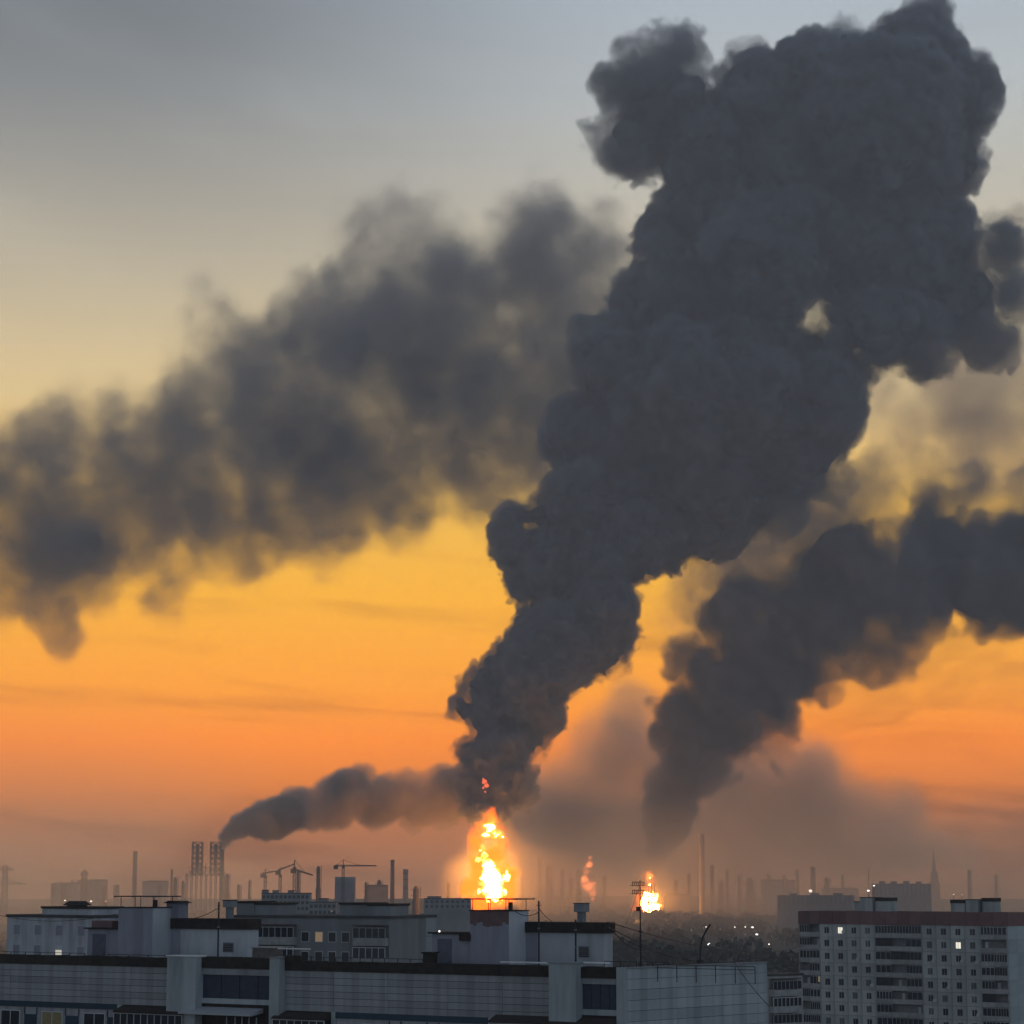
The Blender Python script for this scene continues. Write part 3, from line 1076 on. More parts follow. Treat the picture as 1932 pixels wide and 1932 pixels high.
def window(xa, xb, zt, lit=None, h=1.5, parts=2, parent=nb):
    m = MB()
    m.box(xa - .06, xb + .06, -.01, .06, zt, zt + .07).box(xa - .06, xb + .06, -.01, .06, zt - h, zt - h + .07)
    for q in range(parts + 1):
        t = xa + (xb - xa) * q / parts
        m.box(t - .035, t + .035, -.01, .06, zt - h + .07, zt)
    wn = m.build('window', M_FRAME, parent)
    MB().box(xa, xb, .02, .05, zt - h + .07, zt).build('pane', lit or M_GLASS, wn)


zt = Z_W - .42
for a, b, lit in ((4, 39, None), (81, 119, M_CURT), (160, 199, None), (640, 652, None), (685, 724, None), (760, 800, None), (835, 875, None)):
    window(xr(a), xr(b), zt, lit)
for a, b in ((48, 71), (125, 150), (204, 223), (735, 757), (806, 828), (880, 900)):
    MB().box(xr(a), xr(b), -.0, .05, 40.0, zt - .25).build('blue_panel', M_BLUE, nb)
    for t in (a, b):
        MB().box(xr(t) - .05, xr(t) + .05, -.02, .05, zt - .25, zt + .36).build('blue_strip', M_BLUE, nb)
# loggia fronts with dark canopies under the cladding
for a, b, row in ((232, 360, 1906), (530, 627, 1917), (936, 1165, 1926)):
    xa, xb = xr(a), xr(b)
    z = zc((a, b), row)
    m = MB().hexa([(xa, -1.3, z - .25), (xb, -1.3, z - .25), (xa, .05, z - .2), (xb, .05, z - .2), (xa, -1.3, z - .12), (xb, -1.3, z - .12), (xa, .05, z + .35), (xb, .05, z + .35)])
    m.build('loggia_roof', M_BROWN, nb)
    MB().box(xa, xb, -1.15, .05, 40.0, z - 1.7).build('loggia_parapet', M_TILE, nb)
    n = max(2, int((xb - xa) / .75))
    fr = MB()
    for q in range(n + 1):
        t = xa + (xb - xa) * q / n
        fr.box(t - .035, t + .035, -1.16, -1.08, z - 1.7, z - .26)
    fr.box(xa, xb, -1.16, -1.08, z - .34, z - .26)
    wn = fr.build('loggia_window', M_FRAME, nb)
    MB().box(xa, xb, -1.12, -1.10, z - 1.7, z - .34).build('pane', M_GLASS, wn)
xa, xb = xr(360), xr(497)
z = zc((360, 497), 1907)
MB().hexa([(xa, -1.7, z - .3), (xb, -1.7, z - .3), (xa + .4, .05, z - .1), (xb, .05, z - .1), (xa, -1.7, z - .12), (xb, -1.7, z - .12), (xa + .4, .05, z + .3), (xb, .05, z + .3)]).build('pale_canopy', M_CANOPY, nb)
fr = MB()
for q in (430, 446, 459, 472, 486):
    fr.box(xr(q) - .04, xr(q) + .04, -.1, -.02, 40, z - .5)
fr.build('loggia_window', M_FRAME, nb)
# corner strip and end wall
MB().box(xr(1165), L + .25, -.2, .30, 40.0, Z_FT).build('corner_strip', M_TILE2, nb)
C_ = P(1447, 1812, 204.0)
lc = Matrix.Rotation(-FN.rz, 3, 'Z') @ (C_ - FN.A)
e0, e1 = Vector((L, -.15, 0)), Vector((lc.x, lc.y, 0))
ed = (e1 - e0)
EL = ed.length
ea = math.atan2(ed.y, ed.x)
EROWS, EZ0, EZ1 = 12, 40.0, ROOF + 1.02
eh = (EZ1 - EZ0) / EROWS
MB().hexa([(e0.x - .3, e0.y + .3, 0), (e1.x - .3, e1.y, 0), (L - .5, 13.0, 0), (e1.x - 9, e1.y + 9, 0)] + [(e0.x - .3, e0.y + .3, ROOF - .03), (e1.x - .3, e1.y, ROOF - .03), (L - .5, 13.0, ROOF - .03), (e1.x - 9, e1.y + 9, ROOF - .03)]).build('end_body', M_ROOF, nb)
ecuts = [0, EL * .36, EL * .68, EL]
for i in range(3):
    w_ = ecuts[i + 1] - ecuts[i]
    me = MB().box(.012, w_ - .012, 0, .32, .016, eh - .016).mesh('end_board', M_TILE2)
    for j in range(EROWS):
        o = link('end_board', me, nb)
        o.location = e0 + ed.normalized() * ecuts[i] + Vector((0, 0, EZ0 + j * eh))
        o.rotation_euler = (0, 0, ea)
MB().box(0, EL + .15, -.08, .5, EZ1, EZ1 + .09).build('end_coping', M_GALV, nb).matrix_local = Matrix.Translation(e0) @ Matrix.Rotation(ea, 4, 'Z')

# ------------------------------------------------------------------ things on its roof


def fbox(mb, rc, y0, y1, zlow=None):           # picture rectangle at depth y0 of the near block -> box
    xa, xb, za, zb = FN.rect(*rc, y=y0)
    mb.box(xa, xb, y0, y1, ROOF if zlow is None else zlow, zb)
    return xa, xb, za, zb


def stair_house(name, label, shaft, canopy_row, shed, long_shed, fascia_rows, vent, door, group, stained):
    """lift shaft with a flat rain roof on legs, a low shed with a door and a long shed with a tarred edge"""
    r = FN.empty(name)
    tag(r, label, 'roof structure', group)
    y0 = 4.0
    xa, xb, _, zt = FN.rect(shaft[0], shaft[1], shaft[3], 1809, y=y0)
    dp = 3.1
    MB().box(xa, xb, y0, y0 + dp, ROOF, zt).build('lift_shaft', M_LILAC, r)
    # the side face towards the right catches more sky: that light is put into a paler skin
    MB().box(xb, xb + .05, y0 + .02, y0 + dp, ROOF, zt - .02).build('shaft_lit_side', M_WHITE, r)
    if stained:
        m = MB()
        for q in range(12):
            a, b = xa + (xb - xa) * q / 12, xa + (xb - xa) * (q + 1) / 12
            m.box(a, b, y0 - .015, y0, zt - 1.0 - rng.uniform(-.2, .35), zt)
        m.build('rust_stain', M_STAIN, r)
    MB().box(xa - .1, xb + .12, y0 - .1, y0 + dp + .1, zt, zt + .08).build('shaft_edge', M_TAR, r)
    zcn = FN.px((shaft[0] + shaft[1]) / 2, canopy_row, y0)[1]
    cn = MB().box(xa - .35, xb + .5, y0 - .35, y0 + dp + .35, zcn - .04, zcn + .06).build('rain_roof', M_STEEL, r)
    for a in (xa + .15, xa + (xb - xa) * .45, xb - .1):
        for b in (y0 + .15, y0 + dp - .15):
            MB().bar((a, b, zt + .08), (a, b, zcn - .04), .035, 4).build('leg', M_STEEL, r)
    MB().box(xb - .35, xb - .1, y0 + .5, y0 + .8, zt + .08, zt + .75).build('vent_pipe', M_STEEL, r)
    # low shed
    sa, sb, _, sz = FN.rect(shed[0], shed[1], shed[2], 1809, y=y0 + .2)
    MB().box(sa, xa - .005, y0 + .2, y0 + 2.9, ROOF, sz).build('shed', M_LILAC, r)
    MB().box(sa - .3, xa - .005, y0 - .05, y0 + 3.0, sz, sz + .14).build('shed_roof', M_TAR, r)
    da, db, dz0, dz1 = FN.rect(door[0], door[1], door[2], 1809, y=y0 + .2)
    dr = MB().box(da, db, y0 + .14, y0 + .2, ROOF, dz1).build('door', M_DOOR, r)
    MB().bar((db - .12, y0 + .10, ROOF + 1.0), (db - .12, y0 + .10, ROOF + 1.2), .03, 4).build('handle', M_STEEL, dr)
    # long shed
    ya = y0 + 2.7
    la, lb = FN.px(long_shed[0], 1780, ya)[0], FN.px(long_shed[1], 1780, ya)[0]
    m0 = (long_shed[0] + long_shed[1]) / 2
    z1, z2 = FN.px(m0, fascia_rows[1], ya)[1], FN.px(m0, fascia_rows[0], ya)[1]
    la = max(la, xb + .06)
    lb -= .35
    MB().box(la, lb, ya, ya + 1.6, ROOF, z1).build('machine_room', M_WHITE, r)
    MB().box(la - .02, la + 2.0 * .55, ya - .03, ya, ROOF, z1 - .05).build('painted_shade', M_LILAC, r)  # shade on the left end of the wall, painted as a darker sheet
    MB().box(la - .02, lb + .15, ya - .2, ya + 1.8, z1, z2).build('machine_room_edge', M_TAR, r)
    va, vb, vz0, vz1 = FN.rect(*vent, y=ya)
    vn = MB().box(va - .06, vb + .06, ya - .05, ya, vz0 - .06, vz1 + .06).build('vent', M_GALV, r)
    n = 5
    for q in range(n):
        z = vz0 + (vz1 - vz0) * q / n
        MB().hexa([(va, ya - .09, z), (vb, ya - .09, z), (va, ya - .052, z + .06), (vb, ya - .052, z + .06), (va, ya - .08, z + .02), (vb, ya - .08, z + .02), (va, ya - .051, z + .1), (vb, ya - .051, z + .1)]).build('louvre', M_STEEL, vn)
    return r, y0, zt, z2


GRP = 'lift and stair houses on the near roof'
h1, yh, zt1, zl1 = stair_house('roof_house', 'left lift house on the near roof with a clean shaft under its canopy', (222.6, 287, 0, 1713), 1691.5, (165, 222, 1753), (316, 473), (1733, 1753), (422, 440, 1779, 1795), (175, 199, 1762), GRP, False)
h2, yh, zt2, zl2 = stair_house('roof_house', 'lift house before the large fire with a brown stained shaft and flat canopy', (887, 960, 0, 1719), 1696.5, (815, 887, 1762), (990, 1145), (1740, 1760), (1093, 1111, 1786, 1805), (826, 852, 1771), GRP, True)
xa, xb, za, zb = FN.rect(173, 211, 1737, 1751, y=yh + .6)
MB().box(xa, xb, yh + .6, yh + 2.4, za - .02, zb).build('raised_box', M_STAIN, h1)
xa, xb, za, zb = FN.rect(866, 887, 1762, 1775, y=yh - .1)
MB().box(xa, xb, yh - .1, yh + .18, za, zb).build('tar_patch', M_TAR, h2)


def cowl(name, label, cx, rows, yd, base_z, w_, pole=None):
    r = FN.empty(name)
    tag(r, label, 'vent', 'vent cowls on the near roof')
    x = FN.px(cx, rows[0], yd)[0]
    zt, zm, zb_ = (FN.px(cx, q, yd)[1] for q in rows)
    MB().box(x - w_ / 2, x + w_ / 2, yd, yd + w_, zm, zt).build('cowl_head', M_GALV, r)
    MB().box(x - w_ / 2 - .06, x + w_ / 2 + .06, yd - .06, yd + w_ + .06, zt, zt + .06).build('cowl_lid', M_STEEL, r)
    MB().box(x - w_ * .28, x + w_ * .28, yd + .2, yd + w_ - .2, base_z, zm).build('cowl_neck', M_GALV, r)
    return r


cowl('vent_cowl', 'square vent cowl on the left long shed beside a mast', 428, (1699, 1712, 1732), yh + 3.0, zl1, .95)
cowl('vent_cowl', 'square vent cowl between the large fire and the antenna mast', 1092, (1705, 1721, 1740), yh + 3.0, zl2, .95)


def mast(name, label, px, top, bottom_z, yd, r_=.06, extra=None):
    o = FN.empty(name)
    tag(o, label, 'mast', 'thin poles on the near roof')
    x, z = FN.px(px, top, yd)
    MB().bar((x, yd, bottom_z), (x, yd, z), r_, 6).build('pole', M_STEEL, o)
    MB().bar((x - .25, yd, z - .35), (x + .25, yd, z - .35), .03, 4).build('cross_arm', M_STEEL, o)
    for q in (.8, 2.2):
        MB().box(x - .09, x + .09, yd - .09, yd + .09, z - q - .08, z - q).build('clamp', M_GALV, o)
    return x, z


mx1, mz1 = mast('roof_mast', 'dark pole standing before the left long shed', 413, 1702, ROOF, 3.2, .085)
mx2, mz2 = mast('roof_mast', 'dark pole just right of the stained lift shaft', 1016.5, 1700, ROOF, 3.2, .085)
mx3, mz3 = mast('roof_mast', 'short pole under the vent cowl of the right shed', 1086, 1735, ROOF, 3.4, .085)

# antenna mast with two stacked arrays
an = FN.empty('antenna_mast')
tag(an, 'tall television antenna mast with two stacked arrays beside the small fire', 'antenna')
ya = 4.5
ax_, az_ = FN.px(1207.5, 1661, ya)
MB().bar((ax_, ya, ROOF), (ax_, ya, az_), .085, 6, .05).build('pole', M_STEEL, an)
for row, wd, rows in ((1667.5, .62, 2), (1683, .62, 2), (1715, .25, 1)):
    z = FN.px(1207.5, row, ya)[1]
    m = MB()
    for dz in (-.15, .15):
        m.bar((ax_ - wd - .1, ya, z + dz), (ax_ + wd - .25, ya, z + dz), .035, 4)
    for q in range(7):
        t = ax_ - wd - .1 + (2 * wd - .15) * q / 6
        m.bar((t, ya - .5, z - .15), (t, ya + .5, z - .15), .02, 4)
        m.bar((t, ya, z - .17), (t, ya, z + .17), .035, 4)
    m.build('antenna_array', M_STEEL, an)
MB().box(ax_ - .35, ax_ + .4, ya - .3, ya + .3, ROOF, ROOF + .35).build('base_block', M_STEEL, an)
m = MB()
for q in (1.2, 2.6, 3.8):
    m.box(ax_ - .12, ax_ + .12, ya - .12, ya + .12, ROOF + q, ROOF + q + .14)
m.build('clamp', M_STEEL, an)['kind'] = 'stuff'
# curved standpipe at the end of the roof
cp = FN.empty('curved_pipe')
tag(cp, 'bent dark pipe leaning over the right end of the roof', 'pipe')
yp = 3.0
pts = []
for row, px in ((1812, 1321), (1796, 1321), (1782, 1322.5), (1770, 1325.5), (1760, 1330), (1752, 1335), (1744, 1340)):
    x, z = FN.px(px, row, yp)
    pts.append((x, yp, z))
MB().tube(pts, .075, 6).build('bent_tube', M_STEEL, cp)
MB().box(pts[0][0] - .2, pts[0][0] + .2, yp - .2, yp + .2, pts[0][2] - .2, pts[0][2] + .05).build('foot', M_STEEL, cp)
# dark brick flue and grey box by the edge
fl = FN.empty('brick_flue')
tag(fl, 'squat dark brick flue at the roof edge left of the stained lift house', 'chimney')
xa, xb, za, zb = FN.rect(798, 813, 1799, 1821, y=1.2)
MB().box(xa, xb, 1.2, 2.2, ROOF, zb).build('flue_stack', M_TAR, fl)
MB().box(xa - .12, xb + .12, 1.1, 2.3, zb, zb + .12).build('flue_cap', M_TAR, fl)
gb = FN.empty('vent_box')
tag(gb, 'blurred grey brown vent box on the roof edge between two piers', 'vent')
xa, xb, za, zb = FN.rect(476, 517, 1789, 1810, y=1.6)
MB().box(xa, xb, 1.6, 2.9, ROOF, zb).build('box_body', mat('box_grey', (.16, .15, .145), var=.3, scale=2), gb)
MB().box(xa - .1, xb + .1, 1.5, 3.0, zb, zb + .07).build('box_lid', M_GALV, gb)


def railing(name, label, spans, y, rails, step, zbase):
    r = FN.empty(name)
    tag(r, label, 'railing', 'railings along the near roof')
    a, b = FN.px(spans[0], 1800, y)[0], FN.px(spans[1], 1800, y)[0]
    for z in rails:
        MB().bar((a, y, zbase + z), (b, y, zbase + z), .035, 4).build('rail', M_STEEL, r)
    n = max(1, int(round((b - a) / step)))
    me = MB().bar((0, 0, 0), (0, 0, max(rails)), .04, 4).mesh('post', M_STEEL)
    for q in range(n + 1):
        o = link('post', me, r)
        o.location = (a + (b - a) * q / n, y, zbase)


railing('roof_railing', 'thin rail along the far left roof edge in front of the white block', (-60, 160), 1.0, (.55, .95, 1.3), 1.9, ROOF)
railing('roof_railing', 'low rail before the left lift house', (205, 475), 1.0, (1.25,), 2.4, ROOF)
railing('roof_railing', 'three bar rail between the vent box and the brick flue', (520, 798), 1.0, (.5, .95, 1.4), 1.35, ROOF)
railing('roof_railing', 'low rail before the stained lift house', (820, 1100), 1.0, (1.1,), 2.6, ROOF)
railing('roof_railing', 'two bar rail around the antenna mast', (1140, 1262), 6.2, (.55, 1.35), 1.5, ROOF)
railing('roof_railing', 'long single rail running to the right end of the roof', (1205, 1424), 4.0, (1.1, 1.35), 1.7, ROOF - .1)
sl = FN.empty('shed_lamp')
tag(sl, 'small white lamp lit above the shed door beside the brick flue', 'lamp')
x, z = FN.px(829.6, 1757, yh - .2)
MB().ball((x, yh - .25, z), .09).build('bulb', G_LAMP, sl)
MB().box(x - .05, x + .05, yh - .25, yh - .0, z + .09, z + .13).build('bracket', M_STEEL, sl)


def cable(label, a, b, sag, r=.034, n=14):
    m = MB()
    a, b = Vector(a), Vector(b)
    pts = [a.lerp(b, i / n) - Vector((0, 0, sag * 4 * (i / n) * (1 - i / n))) for i in range(n + 1)]
    m.tube(pts, r, 4)
    o = m.build('cable', M_STEEL)
    tag(o, label, 'cable', 'cables strung from the near roof')


def W(x, y, z):
    return FN.world(x, y, z)


shed_top = FN.px(1147, 1742, yh + .6)
T0 = W(shed_top[0], yh + .6, shed_top[1])
cable('cable from the long shed corner to the antenna mast foot region', T0, W(ax_, ya, ROOF + 2.4), .5)
cable('uppermost long cable running from the right shed to the far tower block', T0 + Vector((0, 0, .1)), P(1520, 1782, 480), 2.0, .05)
cable('second long cable sagging from the right shed over the dark trees', T0 - Vector((0, 0, .3)), P(1512, 1812, 480), 3.5, .05)
cable('steep cable crossing the end wall from the curved pipe', P(1385, 1815, 197), P(1452, 1899, 188), .2, .03)
cable('slack cable from the right shed down to the end of the rail', T0 - Vector((0, 0, .6)), P(1424, 1808, 202), 1.2, .026)
cable('cable from the curved pipe to the lower right block', P(1330, 1806, 197), P(1530, 1858, 300), 1.5, .03)
cable('cable from the pole by the stained shaft to the right vent cowl', W(mx2, 3.2, mz2 - .6), W(FN.px(1080, 1741, yh)[0], yh + .4, zl2), .7)
cable('cable from the stained shaft top to the pole beside it', W(FN.px(960, 1712, yh)[0], yh + 1, zt2), W(mx2, 3.2, mz2 - .9), .35)
cable('thin stay wire from the antenna mast down to the left', W(ax_, ya, az_ - .3), W(FN.px(1148, 1748, yh)[0], yh + 3, zl2 - .1), .1, .014)
cable('cable from the pole by the left shed to the left shaft', W(mx1, 3.2, mz1 - .5), W(FN.px(318, 1731, yh)[0], yh + .4, zl1), .45)
cable('long thin cable over the white block at far left', P(-20, 1722, 260), P(222, 1724, 225), .8)

# ------------------------------------------------------------------ generic far blocks


def block_frame(pxa, Da, pxb, Db):
    return Frame(P(pxa, 1720, Da), P(pxb, 1720, Db))


def simple_block(name, label, pxa, Da, pxb, Db, row, depth, wall, group=None, frame_mat=None, pane_mat=None, floors=0, cols=0, win=(1.4, 1.5), lit=(), lips=(), cap=None):
    f = block_frame(pxa, Da, pxb, Db)
    r = f.empty(name)
    tag(r, label, 'building', group)
    zt = f.px((pxa + pxb) / 2, row)[1]
    MB().box(0, f.len, 0, depth, 0, zt).build('wall', wall, r)
    pane_mat = pane_mat or (M_HAZYGLASS if wall in (M_FAR, M_FAR2) else None)
    frame_mat = frame_mat or (wall if wall in (M_FAR, M_FAR2) else None)
    MB().box(-.15, f.len + .15, -.15, depth + .15, zt, zt + .35).build('parapet', M_ROOF if cap is None else cap, r)
    for a, b, rw in lips:                      # boxes on the roof
        xa, xb = f.px(a, row, 2)[0], f.px(b, row, 2)[0]
        z2 = f.px((a + b) / 2, rw, 2)[1]
        bx = MB().box(xa, xb, 2, min(depth - .5, 8), zt + .35, z2).build('roof_box', wall, r)
        MB().box(xa - .15, xb + .15, 1.85, min(depth - .4, 8.2), z2, z2 + .3).build('roof_box_cap', M_TAR, bx)
    if floors:
        fm = MB().box(-win[0] / 2 - .1, win[0] / 2 + .1, -.05, -.01, -.1, win[1] + .1).mesh('window', frame_mat or M_FRAME)
        pm = MB().box(-win[0] / 2, win[0] / 2, -.08, -.055, 0, win[1]).mesh('pane', pane_mat or M_GLASS)
        pl = MB().box(-win[0] / 2, win[0] / 2, -.08, -.055, 0, win[1] * .6).mesh('pane', G_DIMW)
        for j in range(floors):
            for i in range(cols):
                o = link('window', fm, r)
                o.location = (f.len * (i + .5) / cols, 0, zt - 2.75 * j - 2.35)
                link('pane', pl if (i, j) in lit else pm, o)
    return f, r, zt


# white block behind the left roof
f, r, zt = simple_block('white_block', 'white block with a dark roof ventilator behind the left lift house', 14, 330, 175, 318, 1731, 12, M_WHITE, floors=3, cols=4, frame_mat=M_WHITE, pane_mat=M_LILAC, win=(1.3, 1.3), lit=((2, 1), (2, 2)), lips=((79, 166, 1714.5),))
xa, xb, za, zb = f.rect(122, 152, 1700, 1716, y=3)
hm_ = (za + zb) / 2
vt = f.empty('roof_ventilator')
tag(vt, 'dark house shaped ventilator on the white block at far left', 'vent')
zq = f.px(120, 1714.5, 2)[1] + .3
MB().box(xa + .5, xb - .5, 3, 4.6, zq, hm_).build('ventilator_shaft', M_TAR, vt)
MB().hexa([(xa, 2.6, hm_), (xb, 2.6, hm_), (xa, 5, hm_), (xb, 5, hm_), (xa + .6, 3.2, zb), (xb - .6, 3.2, zb), (xa + .6, 4.4, zb), (xb - .6, 4.4, zb)]).build('ventilator_hood', M_TAR, vt)
cab = FN.empty('vent_house')
tag(cab, 'small grey vent house with a hipped lid right of the left lift shaft', 'vent')
xa, xb, za, zb = FN.rect(314, 337, 1704, 1733, y=yh + 2.6)
MB().box(xa, xb, yh + 2.6, yh + 4, zl1, zb).build('vent_body', M_LILAC, cab)
MB().hexa([(xa - .25, yh + 2.3, zb), (xb + .3, yh + 2.3, zb), (xa - .25, yh + 4.3, zb), (xb + .3, yh + 4.3, zb), (xa + .1, yh + 2.7, zb + .22), (xb - .1, yh + 2.7, zb + .22), (xa + .1, yh + 3.9, zb + .22), (xb - .1, yh + 3.9, zb + .22)]).build('vent_lid', M_TAR, cab)

# middle block with glazed balconies
f, r, zt = simple_block('balcony_block', 'grey block with rows of glazed balconies behind the roof rail', 440, 345, 735, 335, 1732, 12, M_MID, floors=0, lips=((446, 480, 1704), (481, 521, 1707), (641, 694, 1707), (694, 736, 1709)))


def glazed(f, r, pa, pb, zt, floors, pitch=2.75, names=('balcony', 'balcony_glazing')):
    xa, xb = f.px(pa, 1760)[0], f.px(pb, 1760)[0]
    for j in range(floors):
        z = zt - pitch * (j + 1)
        b = MB().box(xa, xb, -1.1, 0, z - .15, z + .95).build('balcony', M_PARA, r)
        n = max(3, int((xb - xa) / .9))
        m = MB()
        for q in range(n + 1):
            t = xa + (xb - xa) * q / n
            m.box(t - .05, t + .05, -1.1, -1.02, z + .95, z + 2.3)
        m.box(xa, xb, -1.1, -1.02, z + 2.3, z + 2.4)
        m.build('glazing_frame', M_FRAME if j % 2 else M_PARA, b)
        MB().box(xa, xb, -1.06, -1.04, z + .95, z + 2.3).build('pane', M_GLASS, b)
    MB().box(xa, xb, -1.2, 0, zt - .12, zt + .02).build('balcony_roof', M_STAIN, r)


glazed(f, r, 480, 560, zt - .9, 3)
glazed(f, r, 672, 733, zt - .9, 3)
for q, px in enumerate((576, 602, 627, 652)):
    for j in range(3):
        xa = f.px(px, 1770)[0]
        o = MB().box(xa - .65, xa + .65, -.05, -.01, zt - 2.75 * j - 3.4, zt - 2.75 * j - 1.9).build('window', M_FRAME, r)
        MB().box(xa - .55, xa + .55, -.08, -.055, zt - 2.75 * j - 3.3, zt - 2.75 * j - 2.0).build('pane', G_WARM if (q, j) == (1, 0) else M_GLASS, o)
f, r, zt = simple_block('pale_block', 'pale blank end of a block between the balconies and the stained lift house', 736, 345, 822, 352, 1731, 12, M_FAR2)
for j in range(4):
    MB().box(0, f.len, -.03, 0, zt - 2.75 * (j + 1) - .04, zt - 2.75 * (j + 1) + .04).build('panel_joint', M_JOINT, r)
# blocks in the haze beyond
simple_block('hazy_block', 'hazy stepped block low under the smoking stack and cranes', 493, 1150, 583, 1150, 1686, 14, M_FAR, 'hazy blocks beyond', floors=3, cols=11, lips=((494, 505, 1680), (514, 524, 1681), (543, 554, 1681)))
simple_block('hazy_block', 'low hazy block right of the stepped one', 583, 1080, 634, 1080, 1703, 14, M_FAR, 'hazy blocks beyond', floors=2, cols=6, lips=((602, 618, 1696),))
simple_block('hazy_block', 'hazy block directly left of the large fire', 800, 1400, 888, 1400, 1696, 16, M_FAR, 'hazy blocks beyond', floors=2, cols=9, lips=((806, 832, 1692),))
simple_block('hazy_block', 'wide hazy block behind the left end of the brown topped tower block', 1467, 2250, 1608, 2230, 1690, 16, M_FAR, 'hazy blocks beyond', floors=3, cols=16, lips=((1490, 1502, 1686), (1530, 1544, 1685.5), (1572, 1588, 1686)))
simple_block('hazy_block', 'taller hazy block with a notched roof beside the spire', 1651, 2400, 1758, 2400, 1668, 18, M_FAR, 'hazy blocks beyond', floors=4, cols=13, lips=((1660, 1670, 1663), (1682, 1692, 1663.5), (1706, 1716, 1663), (1730, 1738, 1664)))
f, r, zt = simple_block('low_balcony_block', 'lower block with rows of dark balconies left of the brown topped tower block', 1447, 400, 1512, 405, 1841, 12, M_PANEL, floors=0)
glazed(f, r, 1449, 1502, zt - .4, 4)

# ------------------------------------------------------------------ tower block on the right
F2 = Frame(P(1506, 1718, 520.0), P(1899, 1721, 490.0))
tb = F2.empty('tower_block')
tag(tb, 'large panel tower block at right with a brown red top band and many windows', 'building')
L2 = F2.len
ZT = F2.px(1700, 1720)[1]
PIT = 2.75
ZR0 = F2.px(1700, 1745)[1]                     # underside of the brown red band
BOT = ZR0 - 10 * PIT
MB().box(.02, L2 - .02, 1.3, 12.8, 0, ZT - .3).build('body', M_LOG, tb)
MB().box(0, L2, 1.3, 12.8, ZT - .3, ZT - .05).build('roof_deck', M_ROOF, tb)
x2 = lambda px: F2.px(px, 1820)[0]
left_b, right_b = [x2(1548), x2(1651)], [x2(1741), x2(1850)]
logs = [(0.0, left_b[0]), (left_b[1], right_b[0]), (right_b[1], L2)]
seg = MB()
n = 26
for a, b in ((0, left_b[0]), (left_b[0], left_b[1]), (left_b[1], right_b[0]), (right_b[0], right_b[1]), (right_b[1], L2)):
    k = max(1, round((b - a) / 3.1))
    for q in range(k):
        xa, xb = a + (b - a) * q / k, a + (b - a) * (q + 1) / k
        MB().box(xa + .02, xb - .02, -.12 + rng.uniform(-.015, .015), 1.3, ZR0, ZT + rng.uniform(-.12, .1)).build('top_panel', M_RED, tb)
ac_mesh = MB().box(-.4, .4, -.32, -.02, 0, .55).mesh('air_conditioner', M_FRAME)
lit = {(1, 0): G_WHITE, (6, 1): G_WHITE}
open_w = {}
wall_me = {}
for gi, (a, b) in enumerate((left_b, right_b)):
    k = 4
    bw = (b - a) / k
    ww, wh = 1.25, 1.42
    m = MB()
    cx = bw / 2
    m.box(.02, cx - ww / 2, 0, 1.3, .02, PIT - .02).box(cx + ww / 2, bw - .02, 0, 1.3, .02, PIT - .02)
    m.box(cx - ww / 2, cx + ww / 2, 0, 1.3, .02, .72).box(cx - ww / 2, cx + ww / 2, 0, 1.3, .72 + wh, PIT - .02)
    wm = m.mesh('wall_panel', M_PANEL)
    fr = MB()
    fr.box(cx - ww / 2, cx + ww / 2, .10, .17, .72, .79).box(cx - ww / 2, cx + ww / 2, .10, .17, .65 + wh, .72 + wh)
    for t in (cx - ww / 2, cx - .1, cx + ww / 2 - .07):
        fr.box(t, t + .07, .10, .17, .79, .65 + wh)
    fm = fr.mesh('window', M_FRAME)
    fm2 = fr.mesh('window', M_PARA)
    pm = MB().box(cx - ww / 2 + .001, cx + ww / 2 - .001, .13, .15, .785, .655 + wh)
    pms = {None: pm.mesh('pane', M_GLASS), G_WHITE: pm.mesh('pane', G_WHITE), M_CURT: pm.mesh('pane', mat('net_curtain', (.12, .13, .13), var=.3))}
    for j in range(10):
        for i in range(k):
            o = link('wall_panel', wm, tb)
            o.location = (a + bw * i, rng.uniform(-.012, .012), ZR0 - PIT * (j + 1))
            wn = link('window', fm if rng.random() < .4 else fm2, tb)
            wn.location = (a + bw * i, 0, ZR0 - PIT * (j + 1))
            lt = lit.get((gi * 4 + i, j))
            if rng.random() < .16:
                ac = link('air_conditioner', ac_mesh, tb)
                ac.location = (a + bw * i + cx + .95 + rng.uniform(-.05, .1), 0, ZR0 - PIT * (j + 1) + rng.uniform(.5, .9))
            if lt is None and rng.random() < .3:
                lt = M_CURT
            link('pane', pms[lt], wn)
    MB().box(a, b, 0, 1.3, 0, BOT).build('lower_wall', M_PANEL, tb)
